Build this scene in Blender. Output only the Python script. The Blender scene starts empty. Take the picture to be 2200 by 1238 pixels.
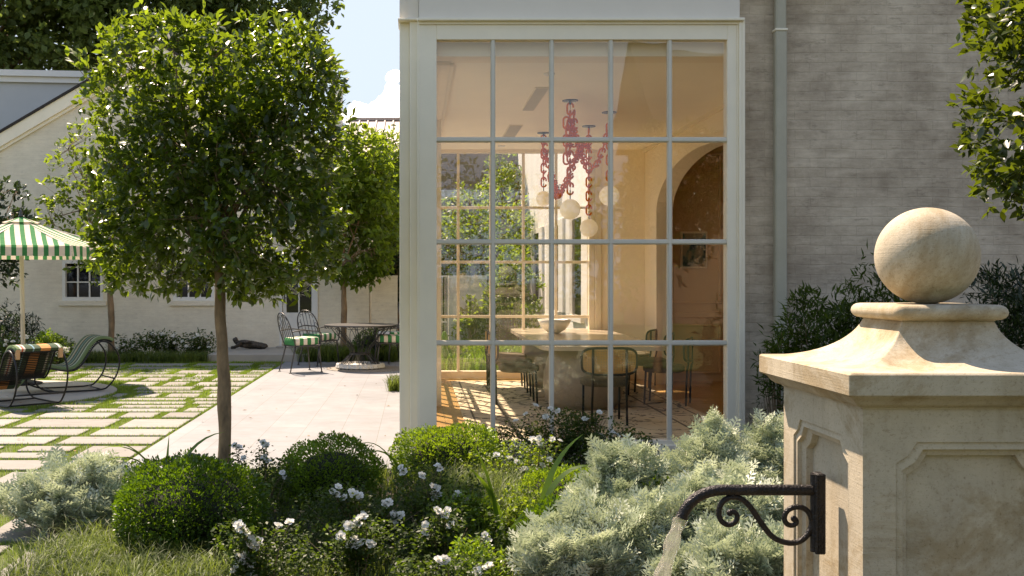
import bpy, math, random
import numpy as np
from mathutils import Vector, Matrix, noise
R = math.radians
C = bpy.context.scene.collection
SC = bpy.context.scene
random.seed(7); RNG = np.random.default_rng(11)

# ------------------------------------------------------------------ camera, sky, sun, exposure
F = 2250.0; PX = 895.0; PY = 600.0; EYE = 1.5
cd = bpy.data.cameras.new('camera'); cam = bpy.data.objects.new('camera', cd); C.objects.link(cam)
cam.location = (0, 0, EYE); cam.rotation_euler = (R(90), 0, 0)
cd.sensor_width = 36; cd.lens = 36 * F / 2200
cd.shift_x = (1100 - PX) / 2200; cd.shift_y = -(619 - PY) / 2200
cd.clip_start = 0.05; cd.clip_end = 3000
SC.camera = cam
SUN = Vector((.36, -.60, -1.0)).normalized()          # the way the light travels
W = bpy.data.worlds.new('World'); SC.world = W; W.use_nodes = True
wn = W.node_tree
sky = wn.nodes.new('ShaderNodeTexSky'); sky.sky_type = 'NISHITA'; sky.sun_disc = False
sky.sun_elevation = math.asin(-SUN.z); sky.sun_rotation = math.atan2(-SUN.x, -SUN.y)
sky.air_density = 1.0; sky.dust_density = 0.3; sky.altitude = 1800; sky.ozone_density = 1.0
bg = wn.nodes['Background']; bg.inputs['Strength'].default_value = 0.15
cap = wn.nodes.new('ShaderNodeVectorMath'); cap.operation = 'MINIMUM'; cap.inputs[1].default_value = (1.66, 2.42, 3.55)   # sky brightness capped per channel, darkening the glare near the horizon
wn.links.new(sky.outputs[0], cap.inputs[0]); wn.links.new(cap.outputs[0], bg.inputs['Color'])
sl = bpy.data.lights.new('sun', 'SUN'); sl.energy = 4.2; sl.angle = R(.55); sl.color = (1, .975, .97)
sun = bpy.data.objects.new('sun', sl); C.objects.link(sun); sun.location = (-5, 10, 20)
sun.rotation_euler = (-SUN).to_track_quat('Z', 'Y').to_euler()
vs = SC.view_settings; vs.view_transform = 'Standard'; vs.look = 'None'; vs.gamma = 1; vs.exposure = 1.38
vs.use_white_balance = True; vs.white_balance_temperature = 8900; vs.white_balance_tint = 18
cy = SC.cycles
cy.max_bounces = 10; cy.diffuse_bounces = 8; cy.glossy_bounces = 4; cy.transmission_bounces = 6
cy.transparent_max_bounces = 24; cy.caustics_reflective = False; cy.caustics_refractive = False
cy.use_denoising = True; cy.sample_clamp_indirect = 6

def at(px, py, Y): return Vector(((px - PX) / F * Y, Y, EYE - (py - PY) / F * Y))
def gx(px, Y): return (px - PX) / F * Y
def gz(py, Y): return EYE - (py - PY) / F * Y

# ------------------------------------------------------------------ object helpers
def tag(o, label=None, cat=None, group=None, kind=None):
    if label: o['label'] = label
    if cat: o['category'] = cat
    if group: o['group'] = group
    if kind: o['kind'] = kind
    return o
def thing(name, loc, label, cat, group=None, rz=0):
    o = bpy.data.objects.new(name, None); C.objects.link(o); o.empty_display_size = .2
    o.location = loc; o.rotation_euler = (0, 0, rz)
    o['mx'] = 0
    del o['mx']
    return tag(o, label, cat, group)
def copy_tree(o, parent=None):
    c = o.copy(); C.objects.link(c)
    if parent: c.parent = parent
    for ch in list(o.children): copy_tree(ch, c)
    return c
def root_inv(parent):
    r = parent
    while r and r.parent: r = r.parent
    if r is None: return None
    return r.matrix_basis.inverted()

class MB:
    """collects shapes; build() links them as ONE mesh object"""
    def __init__(s): s.v = []; s.f = []; s.uv = None
    def add(s, vs_, fs):
        n = len(s.v); s.v += [tuple(v) for v in vs_]; s.f += [tuple(n + i for i in f) for f in fs]; return s
    def box(s, x0, x1, y0, y1, z0, z1, bev=0):
        if bev:
            b = min(bev, (x1 - x0) / 2.01, (y1 - y0) / 2.01, (z1 - z0) / 2.01)
            vs_ = []; idx = {}
            for i, x in enumerate((x0, x1)):
                for j, y in enumerate((y0, y1)):
                    for k, z in enumerate((z0, z1)):
                        sx, sy, sz = (b, -b)[i], (b, -b)[j], (b, -b)[k]
                        for a, p in enumerate(((x, y + sy, z + sz), (x + sx, y, z + sz), (x + sx, y + sy, z))):
                            idx[(i, j, k, a)] = len(vs_); vs_.append(p)
            fs = []
            I = idx
            def q(*a): fs.append([I[t] for t in a])
            for i in (0, 1): q((i,0,0,0),(i,1,0,0),(i,1,1,0),(i,0,1,0))
            for j in (0, 1): q((0,j,0,1),(1,j,0,1),(1,j,1,1),(0,j,1,1))
            for k in (0, 1): q((0,0,k,2),(1,0,k,2),(1,1,k,2),(0,1,k,2))
            for j in (0, 1):
                for k in (0, 1): q((0,j,k,1),(1,j,k,1),(1,j,k,2),(0,j,k,2))
            for i in (0, 1):
                for k in (0, 1): q((i,0,k,0),(i,1,k,0),(i,1,k,2),(i,0,k,2))
            for i in (0, 1):
                for j in (0, 1): q((i,j,0,0),(i,j,1,0),(i,j,1,1),(i,j,0,1))
            for i in (0, 1):
                for j in (0, 1):
                    for k in (0, 1): fs.append([I[(i,j,k,0)], I[(i,j,k,1)], I[(i,j,k,2)]])
            return s.add(vs_, fs)
        vs_ = [(x, y, z) for x in (x0, x1) for y in (y0, y1) for z in (z0, z1)]
        return s.add(vs_, [(0,1,3,2),(4,6,7,5),(0,4,5,1),(2,3,7,6),(0,2,6,4),(1,5,7,3)])
    def obox(s, cx, cy_, z0, z1, w, d, ang):
        c, si = math.cos(ang), math.sin(ang)
        pts = [(cx + c*a - si*b, cy_ + si*a + c*b) for a, b in ((-w/2,-d/2),(w/2,-d/2),(w/2,d/2),(-w/2,d/2))]
        return s.prism(pts, z0, z1)
    def prism(s, pts, z0, z1):
        n = len(pts)
        return s.add([(x, y, z0) for x, y in pts] + [(x, y, z1) for x, y in pts],
            [tuple(range(n))[::-1], tuple(range(n, 2*n))] + [(i, (i+1) % n, n + (i+1) % n, n + i) for i in range(n)])
    def extrude(s, pts3, vec):
        n = len(pts3); v = Vector(vec)
        return s.add([tuple(p) for p in pts3] + [tuple(Vector(p) + v) for p in pts3],
            [tuple(range(n))[::-1], tuple(range(n, 2*n))] + [(i, (i+1) % n, n + (i+1) % n, n + i) for i in range(n)])
    def tube(s, pts, r, seg=8, closed=False, cap=True):
        P = [Vector(p) for p in pts]; n = len(P)
        rr = r if isinstance(r, (list, tuple)) else [r] * n
        rings = []; up = None
        for i in range(n):
            if closed: t = P[(i+1) % n] - P[i-1]
            else: t = P[min(i+1, n-1)] - P[max(i-1, 0)]
            if t.length < 1e-9: t = Vector((0, 0, 1))
            t.normalize()
            if up is None:
                up = t.orthogonal().normalized()
            up = (up - t * up.dot(t))
            if up.length < 1e-6: up = t.orthogonal()
            up.normalize(); b = t.cross(up)
            rings.append([P[i] + (up * math.cos(a) + b * math.sin(a)) * rr[i] for a in [2*math.pi*k/seg for k in range(seg)]])
        vs_ = [v for ring in rings for v in ring]; fs = []
        for i in range(n if closed else n - 1):
            j = (i + 1) % n
            for k in range(seg):
                fs.append((i*seg + k, i*seg + (k+1) % seg, j*seg + (k+1) % seg, j*seg + k))
        if not closed and cap:
            fs.append(tuple(range(seg))[::-1]); fs.append(tuple((n-1)*seg + k for k in range(seg)))
        return s.add(vs_, fs)
    def lathe(s, prof, c, seg=32, wob=None):
        vs_ = []; fs = []
        for (r, z) in prof:
            for k in range(seg):
                a = 2*math.pi*k/seg; q = r * (wob(a, z) if wob else 1)
                vs_.append((c[0] + q*math.cos(a), c[1] + q*math.sin(a), c[2] + z))
        for i in range(len(prof) - 1):
            for k in range(seg):
                fs.append((i*seg + k, i*seg + (k+1) % seg, (i+1)*seg + (k+1) % seg, (i+1)*seg + k))
        fs.append(tuple(range(seg))[::-1]); fs.append(tuple((len(prof)-1)*seg + k for k in range(seg)))
        return s.add(vs_, fs)
    def ball(s, c, r, seg=32, ring=20, sq=(1, 1, 1)):
        vs_ = [(c[0], c[1], c[2] - r*sq[2])]; fs = []
        for i in range(1, ring):
            t = math.pi * i / ring
            for k in range(seg):
                a = 2*math.pi*k/seg
                vs_.append((c[0] + r*sq[0]*math.sin(t)*math.cos(a), c[1] + r*sq[1]*math.sin(t)*math.sin(a), c[2] - r*sq[2]*math.cos(t)))
        vs_.append((c[0], c[1], c[2] + r*sq[2])); L = len(vs_) - 1
        for k in range(seg): fs.append((0, 1 + (k+1) % seg, 1 + k)); fs.append((L, L - seg + k, L - seg + (k+1) % seg))
        for i in range(ring - 2):
            for k in range(seg):
                a = 1 + i*seg
                fs.append((a + k, a + (k+1) % seg, a + seg + (k+1) % seg, a + seg + k))
        return s.add(vs_, fs)
    def loft(s, rings, closed=True, caps=(True, True)):
        n = len(rings[0]); vs_ = [p for r_ in rings for p in r_]; fs = []
        for i in range(len(rings) - 1):
            for k in range(n if closed else n - 1):
                fs.append((i*n + k, i*n + (k+1) % n, (i+1)*n + (k+1) % n, (i+1)*n + k))
        if caps[0]: fs.append(tuple(range(n))[::-1])
        if caps[1]: fs.append(tuple((len(rings)-1)*n + k for k in range(n)))
        return s.add(vs_, fs)
    def build(s, name, mat, parent=None, smooth=False, mw=True, auto=None):
        """world coordinates in; stored relative to the root thing"""
        me = bpy.data.meshes.new(name)
        vs_ = s.v
        inv = root_inv(parent) if (parent and mw) else None
        if inv is not None: vs_ = [tuple(inv @ Vector(v)) for v in vs_]
        me.from_pydata(vs_, [], s.f); me.validate()
        import bmesh
        bm = bmesh.new(); bm.from_mesh(me); bmesh.ops.recalc_face_normals(bm, faces=bm.faces); bm.to_mesh(me); bm.free()
        if s.uv is not None:
            uvl = me.uv_layers.new(name='UVMap')
            for lo in me.loops: uvl.data[lo.index].uv = s.uv[lo.vertex_index]
        if smooth:
            me.polygons.foreach_set('use_smooth', [True] * len(me.polygons))
            if auto: me.set_sharp_from_angle(angle=R(auto))
        me.materials.append(mat)
        o = bpy.data.objects.new(name, me); C.objects.link(o)
        if parent: o.parent = parent
        return o

def curve_pts(ctrl, n=8, closed=False):
    """Catmull-Rom through the control points"""
    P = [Vector(c) for c in ctrl]; out = []; m = len(P)
    rng = range(m if closed else m - 1)
    for i in rng:
        if closed: p0, p1, p2, p3 = P[i-1], P[i], P[(i+1) % m], P[(i+2) % m]
        else: p0, p1, p2, p3 = P[max(i-1, 0)], P[i], P[i+1], P[min(i+2, m-1)]
        for k in range(n):
            t = k / n
            out.append(.5 * ((2*p1) + (p2-p0)*t + (2*p0-5*p1+4*p2-p3)*t*t + (3*p1-p0-3*p2+p3)*t**3))
    if not closed: out.append(P[-1])
    return out

# ------------------------------------------------------------------ materials
def mat_new(name):
    m = bpy.data.materials.new(name); m.use_nodes = True
    nt = m.node_tree; b = nt.nodes['Principled BSDF']
    return m, nt, b
def N(nt, t, **kw):
    n = nt.nodes.new(t)
    for k, v in kw.items():
        if k.startswith('i_'):
            key = k[2:]; key = int(key) if key.isdigit() else key.replace('_', ' ')
            n.inputs[key].default_value = v
        else: setattr(n, k, v)
    return n
def ramp(nt, stops, interp='LINEAR'):
    r = nt.nodes.new('ShaderNodeValToRGB'); cr = r.color_ramp; cr.interpolation = interp
    while len(cr.elements) < len(stops): cr.elements.new(.5)
    for e, (p, c) in zip(cr.elements, stops):
        e.position = p; e.color = (c[0], c[1], c[2], 1)
    return r
def coord(nt, scale=(1, 1, 1), out='Object'):
    tc = nt.nodes.new('ShaderNodeTexCoord'); mp = nt.nodes.new('ShaderNodeMapping')
    mp.inputs['Scale'].default_value = scale; nt.links.new(tc.outputs[out], mp.inputs['Vector']); return mp
def mixc(nt, fac, a, b, mode='MIX'):
    m = nt.nodes.new('ShaderNodeMix'); m.data_type = 'RGBA'; m.blend_type = mode
    for sock, val in ((m.inputs[0], fac), (m.inputs[6], a), (m.inputs[7], b)):
        if hasattr(val, 'is_linked') or hasattr(val, 'links'): nt.links.new(val, sock)
        elif isinstance(val, (int, float)): sock.default_value = val
        else: sock.default_value = (val[0], val[1], val[2], 1)
    return m.outputs[2]
def plain(name, col, rough=.6, var=.12, scale=6, bump=.0, bscale=60, metal=0, spec=.5, stretch=(1, 1, 1), dirt=0):
    m, nt, b = mat_new(name)
    mp = coord(nt, stretch)
    n1 = N(nt, 'ShaderNodeTexNoise', i_Scale=scale, i_Detail=8.0, i_Roughness=.62); nt.links.new(mp.outputs[0], n1.inputs['Vector'])
    lo = [c * (1 - var) for c in col]; hi = [min(1, c * (1 + var)) for c in col]
    rp = ramp(nt, [(.3, lo), (.7, hi)]); nt.links.new(n1.outputs['Fac'], rp.inputs[0])
    out = rp.outputs[0]
    if dirt:
        n2 = N(nt, 'ShaderNodeTexNoise', i_Scale=scale * .35, i_Detail=10.0, i_Roughness=.7); nt.links.new(mp.outputs[0], n2.inputs['Vector'])
        r2 = ramp(nt, [(.5, (0, 0, 0)), (.72, (1, 1, 1))]); nt.links.new(n2.outputs['Fac'], r2.inputs[0])
        mm = N(nt, 'ShaderNodeMath', operation='MULTIPLY'); nt.links.new(r2.outputs[0], mm.inputs[0]); mm.inputs[1].default_value = dirt
        out = mixc(nt, mm.outputs[0], out, [c * .55 for c in col])
    nt.links.new(out, b.inputs['Base Color'])
    b.inputs['Roughness'].default_value = rough; b.inputs['Metallic'].default_value = metal
    b.inputs['Specular IOR Level'].default_value = spec
    if bump:
        n3 = N(nt, 'ShaderNodeTexNoise', i_Scale=bscale, i_Detail=6.0); nt.links.new(mp.outputs[0], n3.inputs['Vector'])
        bp = N(nt, 'ShaderNodeBump', i_Strength=bump, i_Distance=.01); nt.links.new(n3.outputs['Fac'], bp.inputs['Height'])
        nt.links.new(bp.outputs[0], b.inputs['Normal'])
    return m
def brick_mat(name, col, dark, bw=.30, bh=.062, strength=.6, mort=None, blotch=.25):
    """lime-washed long thin bricks: courses in world X-Z (and Y-Z)"""
    m, nt, b = mat_new(name)
    tc = nt.nodes.new('ShaderNodeTexCoord'); sp = nt.nodes.new('ShaderNodeSeparateXYZ'); nt.links.new(tc.outputs['Object'], sp.inputs[0])
    ad = N(nt, 'ShaderNodeMath', operation='ADD'); nt.links.new(sp.outputs[0], ad.inputs[0]); nt.links.new(sp.outputs[1], ad.inputs[1])
    cb = nt.nodes.new('ShaderNodeCombineXYZ'); nt.links.new(ad.outputs[0], cb.inputs[0]); nt.links.new(sp.outputs[2], cb.inputs[1])
    wob = N(nt, 'ShaderNodeTexNoise', i_Scale=3.0, i_Detail=3.0); nt.links.new(tc.outputs['Object'], wob.inputs['Vector'])
    vm = N(nt, 'ShaderNodeVectorMath', operation='SCALE'); nt.links.new(wob.outputs['Color'], vm.inputs[0]); vm.inputs['Scale'].default_value = .035
    va = N(nt, 'ShaderNodeVectorMath', operation='ADD'); nt.links.new(cb.outputs[0], va.inputs[0]); nt.links.new(vm.outputs[0], va.inputs[1])
    br = N(nt, 'ShaderNodeTexBrick', i_Scale=1.0, i_Brick_Width=bw, i_Row_Height=bh); br.inputs['Mortar Size'].default_value = .006
    br.inputs['Mortar Smooth'].default_value = .6; br.inputs['Bias'].default_value = 0
    br.inputs['Color1'].default_value = (.35, .35, .35, 1); br.inputs['Color2'].default_value = (.65, .65, .65, 1)
    nt.links.new(va.outputs[0], br.inputs['Vector'])
    st = N(nt, 'ShaderNodeMapping'); st.inputs['Scale'].default_value = (4, 4, 15); nt.links.new(tc.outputs['Object'], st.inputs['Vector'])
    n1 = N(nt, 'ShaderNodeTexNoise', i_Scale=1.0, i_Detail=9.0, i_Roughness=.68); nt.links.new(st.outputs[0], n1.inputs['Vector'])
    n2 = N(nt, 'ShaderNodeTexNoise', i_Scale=.9, i_Detail=5.0); nt.links.new(tc.outputs['Object'], n2.inputs['Vector'])
    a1 = N(nt, 'ShaderNodeMath', operation='MULTIPLY_ADD'); nt.links.new(n2.outputs['Fac'], a1.inputs[0]); a1.inputs[1].default_value = .55
    nt.links.new(n1.outputs['Fac'], a1.inputs[2])
    rp = ramp(nt, [(.50, dark), (.74, [(.45*d + .55*c) for c, d in zip(col, dark)]), (.92, col)]); nt.links.new(a1.outputs[0], rp.inputs[0])
    # sparse grey scuffs that follow courses
    n4m = N(nt, 'ShaderNodeMapping'); n4m.inputs['Scale'].default_value = (7, 7, 24); nt.links.new(tc.outputs['Object'], n4m.inputs['Vector'])
    n4 = N(nt, 'ShaderNodeTexNoise', i_Scale=1.0, i_Detail=6.0, i_Roughness=.75); nt.links.new(n4m.outputs[0], n4.inputs['Vector'])
    r4 = ramp(nt, [(.57, (0, 0, 0)), (.66, (1, 1, 1))]); nt.links.new(n4.outputs['Fac'], r4.inputs[0])
    m4 = N(nt, 'ShaderNodeMath', operation='MULTIPLY', i_1=.55); nt.links.new(r4.outputs[0], m4.inputs[0])
    base = mixc(nt, m4.outputs[0], rp.outputs[0], [d * .72 for d in dark])
    fm = N(nt, 'ShaderNodeMath', operation='MULTIPLY', i_1=.30 if mort is None else mort); nt.links.new(br.outputs['Fac'], fm.inputs[0])
    nb_ = N(nt, 'ShaderNodeTexNoise', i_Scale=1.6, i_Detail=7.0, i_Roughness=.72); nt.links.new(tc.outputs['Object'], nb_.inputs['Vector'])
    rb_ = ramp(nt, [(.42, (1, 1, 1)), (.62, (.64, .61, .59))]); nt.links.new(nb_.outputs['Fac'], rb_.inputs[0])
    base = mixc(nt, blotch, base, rb_.outputs[0], 'MULTIPLY')
    o = mixc(nt, fm.outputs[0], base, [d * .6 for d in dark])
    nt.links.new(o, b.inputs['Base Color'])
    hs = N(nt, 'ShaderNodeMath', operation='SUBTRACT'); nt.links.new(n1.outputs['Fac'], hs.inputs[0])
    hm = N(nt, 'ShaderNodeMath', operation='MULTIPLY', i_1=.5); nt.links.new(br.outputs['Fac'], hm.inputs[0]); nt.links.new(hm.outputs[0], hs.inputs[1])
    bp = N(nt, 'ShaderNodeBump', i_Strength=strength, i_Distance=.012); nt.links.new(hs.outputs[0], bp.inputs['Height'])
    nt.links.new(bp.outputs[0], b.inputs['Normal']); b.inputs['Roughness'].default_value = .85
    return m
def stone_mat(name, col):
    m, nt, b = mat_new(name); tc = nt.nodes.new('ShaderNodeTexCoord')
    def nz(scale, sc, det=8.0, ro=.65, dist=0.0):
        mp = N(nt, 'ShaderNodeMapping'); mp.inputs['Scale'].default_value = sc; nt.links.new(tc.outputs['Object'], mp.inputs['Vector'])
        n = N(nt, 'ShaderNodeTexNoise', i_Scale=scale, i_Detail=det, i_Roughness=ro, i_Distortion=dist); nt.links.new(mp.outputs[0], n.inputs['Vector']); return n.outputs['Fac']
    def rr(f, a, b_, c0, c1): r = ramp(nt, [(a, c0), (b_, c1)]); nt.links.new(f, r.inputs[0]); return r.outputs[0]
    W1 = (1, 1, 1)
    o = rr(nz(5, W1), .3, .7, [c*.82 for c in col], [min(1, c*1.14) for c in col])
    o = mixc(nt, 1, o, rr(nz(2.4, W1, 9.0, .75, .6), .50, .60, W1, (.74, .66, .54)), 'MULTIPLY')          # damp brown blooms
    o = mixc(nt, .85, o, rr(nz(9, (1, 1, .07)), .52, .75, W1, (.70, .66, .58)), 'MULTIPLY')               # runs below the cap
    o = mixc(nt, .8, o, rr(nz(110, W1, 6.0, .85), .54, .66, W1, (.55, .49, .39)), 'MULTIPLY')               # specks and lichen
    vo = N(nt, 'ShaderNodeTexVoronoi', i_Scale=120.0); nt.links.new(tc.outputs['Object'], vo.inputs['Vector'])
    pit = rr(vo.outputs['Distance'], .06, .16, (0, 0, 0), W1)
    o = mixc(nt, .35, o, pit, 'MULTIPLY'); nt.links.new(o, b.inputs['Base Color']); b.inputs['Roughness'].default_value = .9
    g = nz(230, W1, 5.0); a = N(nt, 'ShaderNodeMath', operation='MULTIPLY_ADD', i_1=.5); nt.links.new(pit, a.inputs[0]); tl_ = nz(1, (5, 5, 260), 3.0); a2 = N(nt, 'ShaderNodeMath', operation='MULTIPLY_ADD', i_1=.9); nt.links.new(tl_, a2.inputs[0]); nt.links.new(g, a2.inputs[2]); nt.links.new(a2.outputs[0], a.inputs[2])
    bp = N(nt, 'ShaderNodeBump', i_Strength=.42, i_Distance=.002); nt.links.new(a.outputs[0], bp.inputs['Height']); nt.links.new(bp.outputs[0], b.inputs['Normal'])
    return m
def glass_mat(name, gain=1.0, tint=(1, 1, 1), wave=.02):
    """a thin window pane: mirror part by Fresnel, the rest straight through"""
    m, nt, b = mat_new(name); nt.nodes.remove(b); out = nt.nodes['Material Output']
    tr = N(nt, 'ShaderNodeBsdfTransparent'); tr.inputs['Color'].default_value = (*tint, 1)
    gl = N(nt, 'ShaderNodeBsdfGlossy'); gl.inputs['Roughness'].default_value = .0; gl.inputs['Color'].default_value = (1, 1, 1, 1)
    lw = N(nt, 'ShaderNodeLayerWeight', i_Blend=.5)
    pw = N(nt, 'ShaderNodeMath', operation='POWER', i_1=4.0); nt.links.new(lw.outputs['Facing'], pw.inputs[0])
    ma = N(nt, 'ShaderNodeMath', operation='MULTIPLY_ADD', i_1=.8, i_2=.055 * gain); nt.links.new(pw.outputs[0], ma.inputs[0])
    mp = coord(nt, (1, 1, 1)); nz = N(nt, 'ShaderNodeTexNoise', i_Scale=2.2, i_Detail=1.0); nt.links.new(mp.outputs[0], nz.inputs['Vector'])
    bp = N(nt, 'ShaderNodeBump', i_Strength=wave, i_Distance=.05); nt.links.new(nz.outputs['Fac'], bp.inputs['Height']); nt.links.new(bp.outputs[0], gl.inputs['Normal'])
    mx = N(nt, 'ShaderNodeMixShader'); nt.links.new(ma.outputs[0], mx.inputs[0]); nt.links.new(tr.outputs[0], mx.inputs[1]); nt.links.new(gl.outputs[0], mx.inputs[2])
    nt.links.new(mx.outputs[0], out.inputs['Surface'])
    return m
def leaf_mat(name, dark, light, trans, tfac=.4, rough=.4, spec=.5, nscale=3.0):
    m, nt, b = mat_new(name); out = nt.nodes['Material Output']
    at_ = N(nt, 'ShaderNodeAttribute', attribute_name='rnd')
    mid = [(a + c) / 2 for a, c in zip(dark, light)]
    rp = ramp(nt, [(0, dark), (.55, mid), (.93, light), (1, [min(1, c * 1.5) for c in light])]); nt.links.new(at_.outputs['Fac'], rp.inputs[0])
    nt.links.new(rp.outputs[0], b.inputs['Base Color']); b.inputs['Roughness'].default_value = rough
    b.inputs['Specular IOR Level'].default_value = spec
    tl = N(nt, 'ShaderNodeBsdfTranslucent')
    rt = ramp(nt, [(0, [c * .6 for c in trans]), (1, trans)]); nt.links.new(at_.outputs['Fac'], rt.inputs[0]); nt.links.new(rt.outputs[0], tl.inputs['Color'])
    mx = N(nt, 'ShaderNodeMixShader', i_0=tfac); nt.links.new(b.outputs[0], mx.inputs[1]); nt.links.new(tl.outputs[0], mx.inputs[2])
    nt.links.new(mx.outputs[0], out.inputs['Surface'])
    return m
def stripes_mat(name, axis, lo, hi, stops, out='Object', rough=.85, trans=0):
    m, nt, b = mat_new(name)
    tc = nt.nodes.new('ShaderNodeTexCoord'); sp = nt.nodes.new('ShaderNodeSeparateXYZ'); nt.links.new(tc.outputs[out], sp.inputs[0])
    mr = N(nt, 'ShaderNodeMapRange', i_1=lo, i_2=hi); nt.links.new(sp.outputs[axis], mr.inputs[0])
    fr = N(nt, 'ShaderNodeMath', operation='FRACT'); mr.clamp = False; nt.links.new(mr.outputs[0], fr.inputs[0])
    rp = ramp(nt, stops, 'CONSTANT'); nt.links.new(fr.outputs[0], rp.inputs[0])
    nt.links.new(rp.outputs[0], b.inputs['Base Color']); b.inputs['Roughness'].default_value = rough
    b.inputs['Specular IOR Level'].default_value = .15
    n3 = N(nt, 'ShaderNodeTexNoise', i_Scale=14.0, i_Detail=4.0); nt.links.new(tc.outputs['Object'], n3.inputs['Vector'])
    bp = N(nt, 'ShaderNodeBump', i_Strength=.5, i_Distance=.02); nt.links.new(n3.outputs['Fac'], bp.inputs['Height']); nt.links.new(bp.outputs[0], b.inputs['Normal'])
    if trans:
        tl = N(nt, 'ShaderNodeBsdfTranslucent'); nt.links.new(rp.outputs[0], tl.inputs['Color'])
        mx = N(nt, 'ShaderNodeMixShader', i_0=trans); nt.links.new(b.outputs[0], mx.inputs[1]); nt.links.new(tl.outputs[0], mx.inputs[2])
        nt.links.new(mx.outputs[0], nt.nodes['Material Output'].inputs['Surface'])
    return m

M = {}
M['trim'] = plain('trim_paint', (.89, .81, .64), .42, .04, 3, .05, 40)
M['bars'] = plain('glazing_bar_paint', (.66, .62, .52), .45, .05, 4)
M['trim_in'] = plain('interior_trim_paint', (.84, .74, .56), .5, .03, 3)
M['wall_in'] = plain('interior_wall_paint', (.92, .81, .62), .8, .03, 2)
M['ceil'] = plain('ceiling_paint', (.96, .88, .71), .8, .02, 2)
M['hall'] = plain('hall_paint', (.74, .52, .28), .7, .05, 2)
M['brick'] = brick_mat('limewashed_brick', (.68, .565, .425), (.44, .35, .25), .26, .082, .42, .14, .85)
M['brick_far'] = brick_mat('painted_brick', (.84, .76, .60), (.70, .62, .48), .34, .08, .3, .10)
M['brick_white'] = brick_mat('white_painted_brick', (.80, .78, .72), (.68, .66, .60), .3, .07, .3, .1)
M['white'] = plain('white_paint', (.74, .72, .66), .5, .04, 3)
M['fascia'] = plain('fascia_paint', (.75, .69, .59), .6, .03, 3)
M['taupe'] = brick_mat('brown_brick', (.30, .21, .14), (.19, .13, .09), .3, .07, .3)
M['shingle'] = plain('dark_shingles', (.035, .03, .028), .9, .4, 30, .6, 60)
M['steel_roof'] = plain('metal_roof', (.52, .45, .39), .5, .06, 2)
M['stone'] = stone_mat('limestone', (.475, .408, .295))
M['terrace'] = None
M['black'] = plain('black_metal', (.012, .012, .012), .38, .2, 20, .0, metal=.3)
M['iron'] = plain('wrought_iron', (.075, .073, .068), .42, .2, 20, .1, 80, metal=.55)
M['spout'] = plain('bronze_spout', (.016, .014, .013), .42, .35, 30, .5, 160, metal=.5)
M['bronze'] = plain('dark_bronze', (.07, .055, .042), .45, .4, 14, .6, 30, metal=.6)
M['bark'] = plain('bark', (.22, .145, .08), .9, .55, 14, .9, 40, stretch=(1, 1, .35), dirt=.5)
M['twig'] = plain('twig', (.20, .14, .085), .9, .3, 30)
M['pole'] = plain('cream_pole', (.62, .56, .43), .5, .03, 4)
M['glass'] = glass_mat('window_glass', 1.65, (.97, .96, .93))
M['dark_glass'] = plain('dark_window_glass', (.006, .007, .008), .06, .1, 1)
M['marble'] = plain('pale_table_stone', (.62, .52, .40), .18, .06, 3)
M['ped'] = plain('pedestal_stone', (.30, .24, .17), .4, .15, 4)
M['bowl'] = plain('white_ceramic', (.85, .80, .70), .35, .03, 3)
M['globe0'] = plain('alabaster', (.80, .75, .64), .45, .12, 7, .1, 20)
M['globe'] = plain('alabaster_glow', (.80, .75, .64), .45, .10, 9)
M['globe'].node_tree.nodes['Principled BSDF'].inputs['Emission Color'].default_value = (1, .86, .62, 1); M['globe'].node_tree.nodes['Principled BSDF'].inputs['Emission Strength'].default_value = .12  # faint glow added to brighten the stone balls
M['boucle'] = plain('olive_boucle', (.13, .105, .06), .95, .35, 60, .8, 120)
M['soil'] = plain('dark_mulch', (.035, .026, .017), .95, .5, 30, .8, 60)
M['lawn'] = plain('grass_soil', (.08, .10, .025), .95, .35, 12, .8, 50)
M['slab'] = plain('grey_stone_slab', (.36, .33, .28), .8, .1, 3, .2, 60)
M['paver'] = None
M['petal'] = leaf_mat('petal', (.82, .80, .72), (.90, .89, .84), (.85, .83, .75), .25, .6, .2)
M['pollen'] = plain('pollen', (.55, .32, .05), .8, .2, 20)
M['l_main'] = leaf_mat('holly_leaf', (.010, .025, .005), (.064, .112, .014), (.33, .48, .03), .36, .32, .6)
M['l_main_shaded'] = leaf_mat('shaded_holly_leaf', (.010, .020, .005), (.055, .085, .012), (.26, .36, .02), .24, .34, .5)  # darker copy of the clipped tree's leaf, shade put into the colour
M['l_bright'] = leaf_mat('maple_leaf', (.034, .074, .010), (.13, .20, .025), (.40, .56, .04), .42, .45, .4)
M['l_oak'] = leaf_mat('oak_leaf', (.04, .070, .018), (.16, .22, .06), (.30, .42, .07), .38, .5, .3)
M['l_box'] = leaf_mat('boxwood_leaf', (.014, .036, .004), (.070, .150, .012), (.20, .38, .015), .32, .38, .5)
M['l_boxb'] = leaf_mat('bright_boxwood_leaf', (.05, .10, .008), (.15, .26, .02), (.34, .52, .03), .38, .4, .5)
M['l_rose'] = leaf_mat('rose_leaf', (.012, .026, .006), (.055, .090, .016), (.18, .30, .025), .32, .5, .22)
M['l_silver'] = leaf_mat('silver_leaf', (.26, .33, .20), (.68, .71, .56), (.48, .56, .32), .25, .6, .3)
M['l_shade'] = leaf_mat('laurel_leaf', (.008, .018, .006), (.030, .055, .012), (.06, .12, .02), .25, .35, .5)
M['l_strap'] = leaf_mat('strap_leaf', (.045, .09, .010), (.10, .19, .02), (.26, .44, .03), .40, .35, .5)
M['l_sedge'] = leaf_mat('sedge_blade', (.016, .040, .008), (.12, .165, .035), (.28, .38, .06), .35, .5, .3)
M['l_lawn'] = leaf_mat('lawn_blade', (.10, .18, .025), (.24, .36, .05), (.34, .50, .07), .35, .6, .2)
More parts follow.
